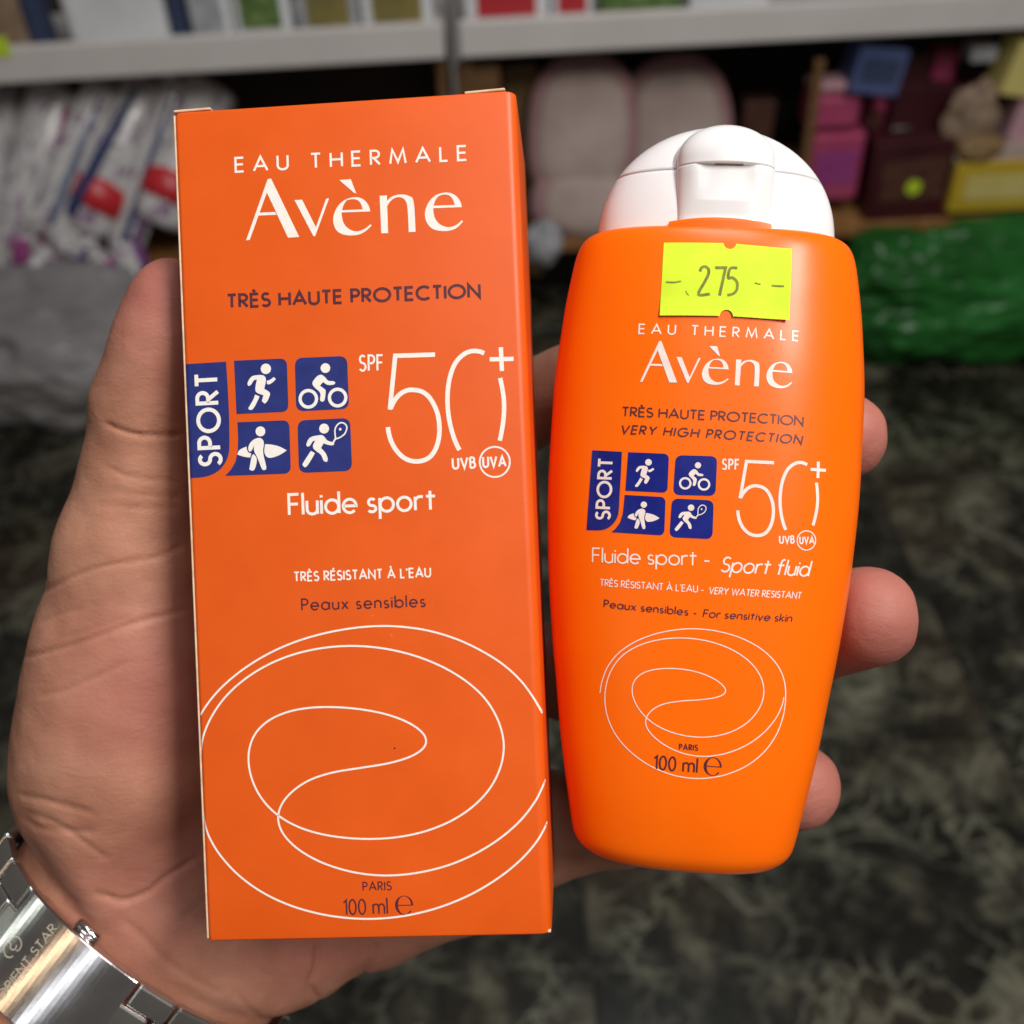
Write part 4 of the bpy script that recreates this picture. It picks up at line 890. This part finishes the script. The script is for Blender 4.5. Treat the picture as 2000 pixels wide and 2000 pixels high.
def surface_nets(lo, hi, h):
    n = np.ceil((hi - lo) / h).astype(int) + 1
    ax = [lo[i] + h * np.arange(n[i]) for i in range(3)]
    G = np.empty(n)
    for i in range(n[0]):
        yy, zz = np.meshgrid(ax[1], ax[2], indexing='ij')
        P = np.stack([np.full(yy.size, ax[0][i]), yy.ravel(), zz.ravel()], 1)
        G[i] = carve(P, prim(P)).reshape(n[1], n[2])
    G[0] = G[-1] = 1; G[:, 0] = G[:, -1] = 1; G[:, :, 0] = G[:, :, -1] = 1
    sgn = G < 0
    c = np.zeros(n - 1, int)
    offs = [(i, j, k) for i in (0, 1) for j in (0, 1) for k in (0, 1)]
    sl = lambda o: tuple(slice(o[a], n[a] - 1 + o[a]) for a in range(3))
    for o in offs: c += sgn[sl(o)]
    act = (c > 0) & (c < 8); idx = -np.ones(n - 1, int); idx[act] = np.arange(act.sum())
    cells = np.argwhere(act); acc = np.zeros((len(cells), 3)); cnt = np.zeros(len(cells))
    for a in offs:
        for ax_ in range(3):
            if a[ax_]: continue
            b = list(a); b[ax_] = 1
            ga = G[tuple((cells + a).T)]; gb = G[tuple((cells + b).T)]
            m = (ga < 0) != (gb < 0); t = np.where(m, ga / np.where(m, ga - gb, 1), 0)
            p = np.tile(np.array(a, float), (len(cells), 1)); p[:, ax_] += t
            acc[m] += p[m]; cnt[m] += 1
    V = lo + (cells + acc / cnt[:, None]) * h
    F = []
    for ax_ in range(3):
        u, v = (ax_ + 1) % 3, (ax_ + 2) % 3
        s0 = [slice(1, n[a] - 1) for a in range(3)]; s1 = list(s0); s0[ax_] = slice(0, n[ax_] - 1); s1[ax_] = slice(1, n[ax_])
        A = sgn[tuple(s0)]; B_ = sgn[tuple(s1)]
        for flip, mask in ((False, A & ~B_), (True, ~A & B_)):
            e = np.argwhere(mask); base = e.copy()
            for a in range(3):
                if a != ax_: base[:, a] += 1
            q = []
            for du, dv in ((-1, -1), (0, -1), (0, 0), (-1, 0)):
                w_ = base.copy(); w_[:, u] += du; w_[:, v] += dv; q.append(idx[tuple(w_.T)])
            q = np.stack(q, 1); F.append(q[:, ::-1] if flip else q)
    return V, np.concatenate(F)
SKIN = mat('skin', (0.50, 0.24, 0.17), 0.56, spec=0.32, Subsurface_Weight=0.12, Subsurface_Scale=0.003)
def skin_nodes():
    nt, n, l, b = nodes(SKIN)
    b.inputs['Subsurface Radius'].default_value = (1.0, 0.35, 0.2)
    t = noise_node(SKIN, 70, 5); r1 = ramp(SKIN, t.outputs['Fac'], [(0.28, (0.34, 0.150, 0.092)), (0.5, (0.44, 0.205, 0.130)), (0.72, (0.52, 0.265, 0.175))])
    at_ = n.new('ShaderNodeAttribute'); at_.attribute_name = 'flush'
    mx = n.new('ShaderNodeMix'); mx.data_type = 'RGBA'; l.new(at_.outputs['Fac'], mx.inputs['Factor'])
    l.new(r1.outputs['Color'], mx.inputs[6]); mx.inputs[7].default_value = (0.37, 0.112, 0.095, 1)
    l.new(mx.outputs[2], b.inputs['Base Color'])
    a = noise_node(SKIN, 700, 4, 0.6, vec_scale=(1, 1.6, 1)); bp = bump(SKIN, a.outputs['Fac'], 0.00022, 0.30)
    nt2 = n.new('ShaderNodeTexVoronoi'); nt2.feature = 'DISTANCE_TO_EDGE'; nt2.inputs['Scale'].default_value = 900
    tc = n.new('ShaderNodeTexCoord'); l.new(tc.outputs['Object'], nt2.inputs['Vector'])
    bp = bump(SKIN, nt2.outputs['Distance'], 0.0002, 0.22, bp)
    ln = noise_node(SKIN, 260, 5, 0.65, vec_scale=(.65, 1.35, .8), dist=.6); bump(SKIN, ln.outputs['Fac'], 0.0005, 0.36, bp)
skin_nodes()
def zz(off, s, pts): return [(off[0] + x / s, off[1] + y / s) for x, y in pts]
CREASES = [  # polyline in photo pixels on the palm side, depth mm, half width mm
 (zz((0, 460), 1.557, [(325, 572), (380, 596), (450, 608), (560, 606)]), .75, .55),
 (zz((0, 460), 1.557, [(320, 702), (400, 735), (550, 752)]), .28, .7), (zz((0, 460), 1.557, [(290, 820), (400, 828), (560, 832)]), .25, .7),
 (zz((0, 460), 1.557, [(330, 770), (420, 790), (560, 795)]), .18, .6),
 (zz((0, 460), 1.557, [(118, 1090), (220, 1040), (320, 1005), (480, 978), (570, 935)]), .45, .6),
 (zz((0, 460), 1.557, [(120, 1180), (190, 1150), (245, 1138)]), .30, .55),
 (zz((0, 460), 1.557, [(82, 1282), (200, 1252), (310, 1215), (420, 1175), (570, 1138)]), .65, .6),
 (zz((0, 460), 1.557, [(200, 1225), (310, 1190), (400, 1160)]), .25, .5),
 (zz((0, 460), 1.557, [(110, 1402), (200, 1382), (300, 1340), (380, 1300)]), .35, .6),
 (zz((0, 460), 1.557, [(55, 1700), (150, 1722), (290, 1762)]), .45, .8), (zz((0, 460), 1.557, [(65, 1752), (170, 1790), (260, 1850), (330, 1900)]), .4, .8),
 (zz((0, 1580), 3.45, [(130, 40), (250, 130), (420, 150), (640, 155)]), .4, .9),
 (zz((0, 1580), 3.45, [(640, 570), (740, 605), (850, 622), (1000, 565), (1100, 480), (1200, 410), (1360, 310)]), .8, .8),
 (zz((0, 1580), 3.45, [(180, 210), (300, 400), (420, 560), (520, 640)]), .5, 1.0),
 (zz((0, 1580), 3.45, [(820, 740), (960, 860), (1100, 1010), (1300, 1150), (1500, 1250)]), .45, 1.1),
 (zz((0, 1580), 3.45, [(1240, 740), (1330, 660), (1400, 600)]), .5, 1.1),
 (zz((400, 1700), 2.76, [(610, 400), (600, 520), (565, 620), (610, 700)]), 1.0, .9),
 (zz((400, 1700), 2.76, [(925, 390), (885, 500), (830, 620)]), .9, .8),
 (zz((400, 1700), 2.76, [(150, 640), (230, 740), (300, 800)]), .4, .9), (zz((400, 1700), 2.76, [(190, 420), (250, 500), (360, 590)]), .4, .9),
]
lo = np.array((-150., -168., -272.)); hi = np.array((80., 60., -186.))
V, F = surface_nets(lo, hi, 1.25)
V = V * MM
me = bpy.data.meshes.new('hand'); me.from_pydata(V.tolist(), [], F.tolist()); me.update()
bm = bmesh.new(); bm.from_mesh(me)
bmesh.ops.recalc_face_normals(bm, faces=bm.faces[:])
for _ in range(3): bmesh.ops.smooth_vert(bm, verts=bm.verts[:], factor=0.5, use_axis_x=True, use_axis_y=True, use_axis_z=True)
bmesh.ops.subdivide_edges(bm, edges=bm.edges[:], cuts=1, use_grid_fill=True)
for _ in range(2): bmesh.ops.smooth_vert(bm, verts=bm.verts[:], factor=0.5, use_axis_x=True, use_axis_y=True, use_axis_z=True)
bm.normal_update()
P = np.array([v.co[:] for v in bm.verts]) * 1000; Nn = np.array([v.normal[:] for v in bm.verts])
px = 1000 + 2000 * P[:, 0] / -P[:, 2]; py = 1000 - 2000 * P[:, 1] / -P[:, 2]; dep = np.zeros(len(P))
for pl, dp, hw in CREASES:
    pl = np.array(catmull(pl, 4)); best = np.full(len(P), 1e9); tb = np.zeros(len(P))
    for i in range(len(pl) - 1):
        a, b = pl[i], pl[i + 1]; ab = b - a; t = np.clip(((px - a[0]) * ab[0] + (py - a[1]) * ab[1]) / (ab @ ab + 1e-9), 0, 1)
        q = np.hypot(px - a[0] - t * ab[0], py - a[1] - t * ab[1]); m = q < best; best[m] = q[m]; tb[m] = (i + t[m]) / (len(pl) - 1)
    mm_ = best / 2000 * -P[:, 2]; fade = np.clip(np.minimum(tb, 1 - tb) * 6 + .35, 0, 1)
    dep += .78 * dp * fade * (np.exp(-(mm_ / (.85 * hw)) ** 2) )
dep *= np.clip(Nn[:, 2] * 2, 0, 1)
low = np.array([wnoise(p, .06, 2.0, 3) for p in P]) * .45
P2 = P - Nn * (dep + low)[:, None]
for v, p in zip(bm.verts, P2): v.co = Vector(p) * MM
bm.to_mesh(me); bm.free()
me.polygons.foreach_set('use_smooth', [True] * len(me.polygons)); me.materials.append(SKIN)
fl_ = np.zeros(len(P))
for c, rr in ((IDX[-1], 16), (MID[-1], 18), (RNG[-1], 16), (TH[0], 15), ((330, 1700, 222), 22), ((620, 1830, 226), 20), ((300, 1350, 205), 20)):
    fl_ = np.maximum(fl_, np.exp(-(np.linalg.norm(P - E3(*c[:3]), axis=1) / rr) ** 2) * (1 if rr < 19 else .55))
fa = me.attributes.new('flush', 'FLOAT', 'POINT'); fa.data.foreach_set('value', fl_.astype(np.float32))
hand = link(bpy.data.objects.new('hand', me)); hand.matrix_world = ROOM
tag(hand, 'left hand, thumb along the orange carton, fingers curled behind the bottle', 'hand')
NAIL = mat('fingernail', (0.62, 0.36, 0.30), 0.25); vary(NAIL, (0.58, 0.32, 0.27), (0.66, 0.40, 0.33), 200)
def nail(c, back, tipdir, wd, ln, off):
    z = Vector(back).normalized(); y = Vector(tipdir); y = (y - z * y.dot(z)).normalized(); x = y.cross(z)
    bm = bmesh.new(); bmesh.ops.create_uvsphere(bm, u_segments=20, v_segments=12, radius=1)
    for v in bm.verts: v.co = Vector((v.co.x * wd, v.co.y * ln, v.co.z * 1.4 - .045 * (v.co.x * wd) ** 2)) * MM
    o = bm_obj('fingernail', bm, NAIL, hand, True)
    o.matrix_local = Matrix.Translation((Vector(c) + z * off) * MM) @ Matrix((x, y, z)).transposed().to_4x4()
for c in (IDX, MID, RNG, PNK):
    a = Vector(E3(*c[-2][:3])); b = Vector(E3(*c[-1][:3])); t = (b - a).normalized(); bk = Vector((0, 0, -1)); bk = bk - t * bk.dot(t)
    nail(b - t * 3.5, bk, t, 5.2, 6.0, c[-1][3] - .9)
a = Vector(E3(*TH[2][:3])); b = Vector(E3(*TH[0][:3])); nail(a * .25 + b * .75, (-.62, 0, -.8), b - a, 6.4, 7.4, 8.3)

# ---------------------------------------------------------------- steel wristwatch bracelet
STL = mat('brushed_steel', (0.56, 0.54, 0.52), 0.24, 1.0); t_ = vary(STL, (0.62, 0.60, 0.58), (0.76, 0.74, 0.72), 60, 0.18, 0.30)
bump(STL, noise_node(STL, 900, 2, vec_scale=(1, .06, 1)).outputs['Fac'], 0.00003, 0.25)
POL = mat('polished_steel', (0.82, 0.80, 0.79), 0.12, 1.0); t_ = vary(POL, (0.66, 0.63, 0.63), (0.80, 0.78, 0.78), 90, 0.07, 0.18)
bump(POL, noise_node(POL, 300, 5, 0.7).outputs['Fac'], 0.00003, 0.22)
ENG = mat('engraved_line', (0.78, 0.72, 0.58), 0.5, 0.6); vary(ENG, (0.70, 0.64, 0.50), (0.85, 0.78, 0.64), 900)
watch = empty('wristwatch', ROOM @ Matrix.Translation(WC * MM) @ Matrix((WU, WA, WN)).transposed().to_4x4())
tag(watch, 'steel wristwatch bracelet with engraved folding clasp on the wrist', 'watch')
EA, EB = 38.6, 25.2                                   # bracelet loop half axes (outer skin)
TT = np.linspace(-math.pi, math.pi, 4001); LX = EA * np.sin(TT); LZ = EB * np.cos(TT)
SS = np.concatenate([[0], np.cumsum(np.hypot(np.diff(LX), np.diff(LZ)))]); SS -= SS[2000]; LOOP = SS[-1] - SS[0]
def loop(s):
    s = (s - SS[0]) % LOOP + SS[0]; t = np.interp(s, SS, TT)
    p = Vector((EA * math.sin(t), 0, EB * math.cos(t))); d = Vector((EA * math.cos(t), 0, -EB * math.sin(t))).normalized()
    return p, d, Vector((-d.z, 0, d.x))
def loop_m(s, a, off=0.0):
    p, d, nn = loop(s); p = p + nn * off
    return Matrix.Translation(Vector((p.x, a, p.z)) * MM) @ Matrix((d, Vector((0, 1, 0)), nn)).transposed().to_4x4()
S0, S1 = -24.0, 5.6                                   # clasp plate
def curved_plate(s0, s1, a0, a1, z0, z1, bev, n=28):
    V = []; F = []
    prof = [(a0 + bev, z1), (a1 - bev, z1), (a1 - .3 * bev, z1 - .3 * bev), (a1, z1 - bev), (a1, z0), (a0, z0), (a0, z1 - bev), (a0 + .3 * bev, z1 - .3 * bev)]
    m = len(prof)
    for i in range(n + 1):
        p, d, nn = loop(s0 + (s1 - s0) * i / n)
        for a, z in prof: q = p + nn * z; V.append((q.x, a, q.z))
    for i in range(n):
        for k in range(m): F.append((i * m + k, i * m + (k + 1) % m, (i + 1) * m + (k + 1) % m, (i + 1) * m + k))
    F.append(tuple(range(m))); F.append(tuple(n * m + k for k in range(m))[::-1])
    return V, F
def fix(o):
    bm = bmesh.new(); bm.from_mesh(o.data); bmesh.ops.recalc_face_normals(bm, faces=bm.faces[:]); bm.to_mesh(o.data); bm.free(); return o
clasp = fix(mesh_obj('clasp', *curved_plate(S0, S1, 0, 21.5, -.9, .9, .35), POL, watch, False, MM))
fix(mesh_obj('clasp_underplate', *curved_plate(S0 + 1.5, S1 - .6, .5, 21.0, -2.6, -1.0, .3), STL, watch, False, MM))
bmq = bmesh.new(); tube(bmq, [(-2.9, 0, 0), (-2.6, 0, 0), (2.6, 0, 0), (2.9, 0, 0)], [.8, 1.1, 1.1, .8], 14)
for v in bmq.verts: v.co *= MM
o = bm_obj('push_button', bmq, POL, watch, True); o.matrix_local = loop_m(-9.2, -.9, -1.4)
# engraving: crest and name running along the arm
def eng_surf(x, y):
    p, d, nn = loop(-6.4 - 9.0 - y); q = p + nn * .9
    return (q.x, 10.8 - x, q.z)
def engrave(ink, name):
    bm = bmesh.new()
    for V_, F_ in ink.sh:
        vs = []
        for x, y in V_:
            p, d, nn = loop(-15.2 - y); q = p + nn * .94; vs.append(bm.verts.new(Vector((q.x, 10.8 - x, q.z)) * MM))
        for f in F_:
            try: bm.faces.new([vs[k] for k in f])
            except ValueError: pass
    bmesh.ops.recalc_face_normals(bm, faces=bm.faces[:]); return bm_obj(name, bm, ENG, clasp)
engrave(Ink().text('ORIENT STAR', -9.0, -1.1, 9.0, -1.1, 2.0, .22, .14), 'engraved_name')
kk = Ink(); kk.strip(catmull([(-1.1, 3.0), (-1.9, 3.6), (-2.1, 4.6), (-1.5, 5.6), (-.3, 5.9), (.2, 5.3), (-.3, 4.7), (-.4, 4.1), (.2, 3.6), (.9, 3.9)], 5), .26)
kk.strip(catmull([(1.2, 5.7), (2.0, 5.1), (2.2, 4.1), (1.7, 3.1), (.6, 2.8), (.1, 3.2)], 5), .26)
engrave(kk, 'engraved_crest')
# links right round the wrist
lb = rbox(9.0 * MM, 5.3 * MM, 2.5 * MM, .75 * MM, 3); lme = bpy.data.meshes.new('link'); lb.to_mesh(lme); lb.free(); lme.materials.append(STL); lme.polygons.foreach_set('use_smooth', [False] * len(lme.polygons))
cb = rbox(9.0 * MM, 10.3 * MM, 2.4 * MM, .6 * MM, 3); cme = bpy.data.meshes.new('link'); cb.to_mesh(cme); cb.free(); cme.materials.append(STL)
pitch = 9.45; nl = int((LOOP - (S1 - S0)) / pitch); pitch = (LOOP - (S1 - S0) - .4) / nl
for i in range(nl):
    s = S1 + .3 + pitch * (i + .5)
    if abs(((s - SS[0]) % LOOP) - 0) < 17 or abs(((s - SS[0]) % LOOP) - LOOP) < 17: continue        # the watch case takes this place
    for a, mesh, ds in ((2.75, lme, 0), (10.75, cme, -pitch * .30), (18.75, lme, 0)):
        o = bpy.data.objects.new('link', mesh); link(o, watch); o.matrix_local = loop_m(s + ds, a, -.6)
o = bpy.data.objects.new('link', cme); link(o, watch); o.matrix_local = loop_m(S0 - .3 - pitch * .5 + pitch * .65, 10.75, -.9)
bmq = bmesh.new(); bmesh.ops.create_cone(bmq, segments=48, radius1=20 * MM, radius2=18.5 * MM, depth=9 * MM, cap_ends=True)
o = bm_obj('watch_case', bmq, STL, watch); o.matrix_local = Matrix.Translation(Vector((0, 10.75, -EB - 3.0)) * MM) @ Matrix.Rotation(math.pi, 4, 'X')
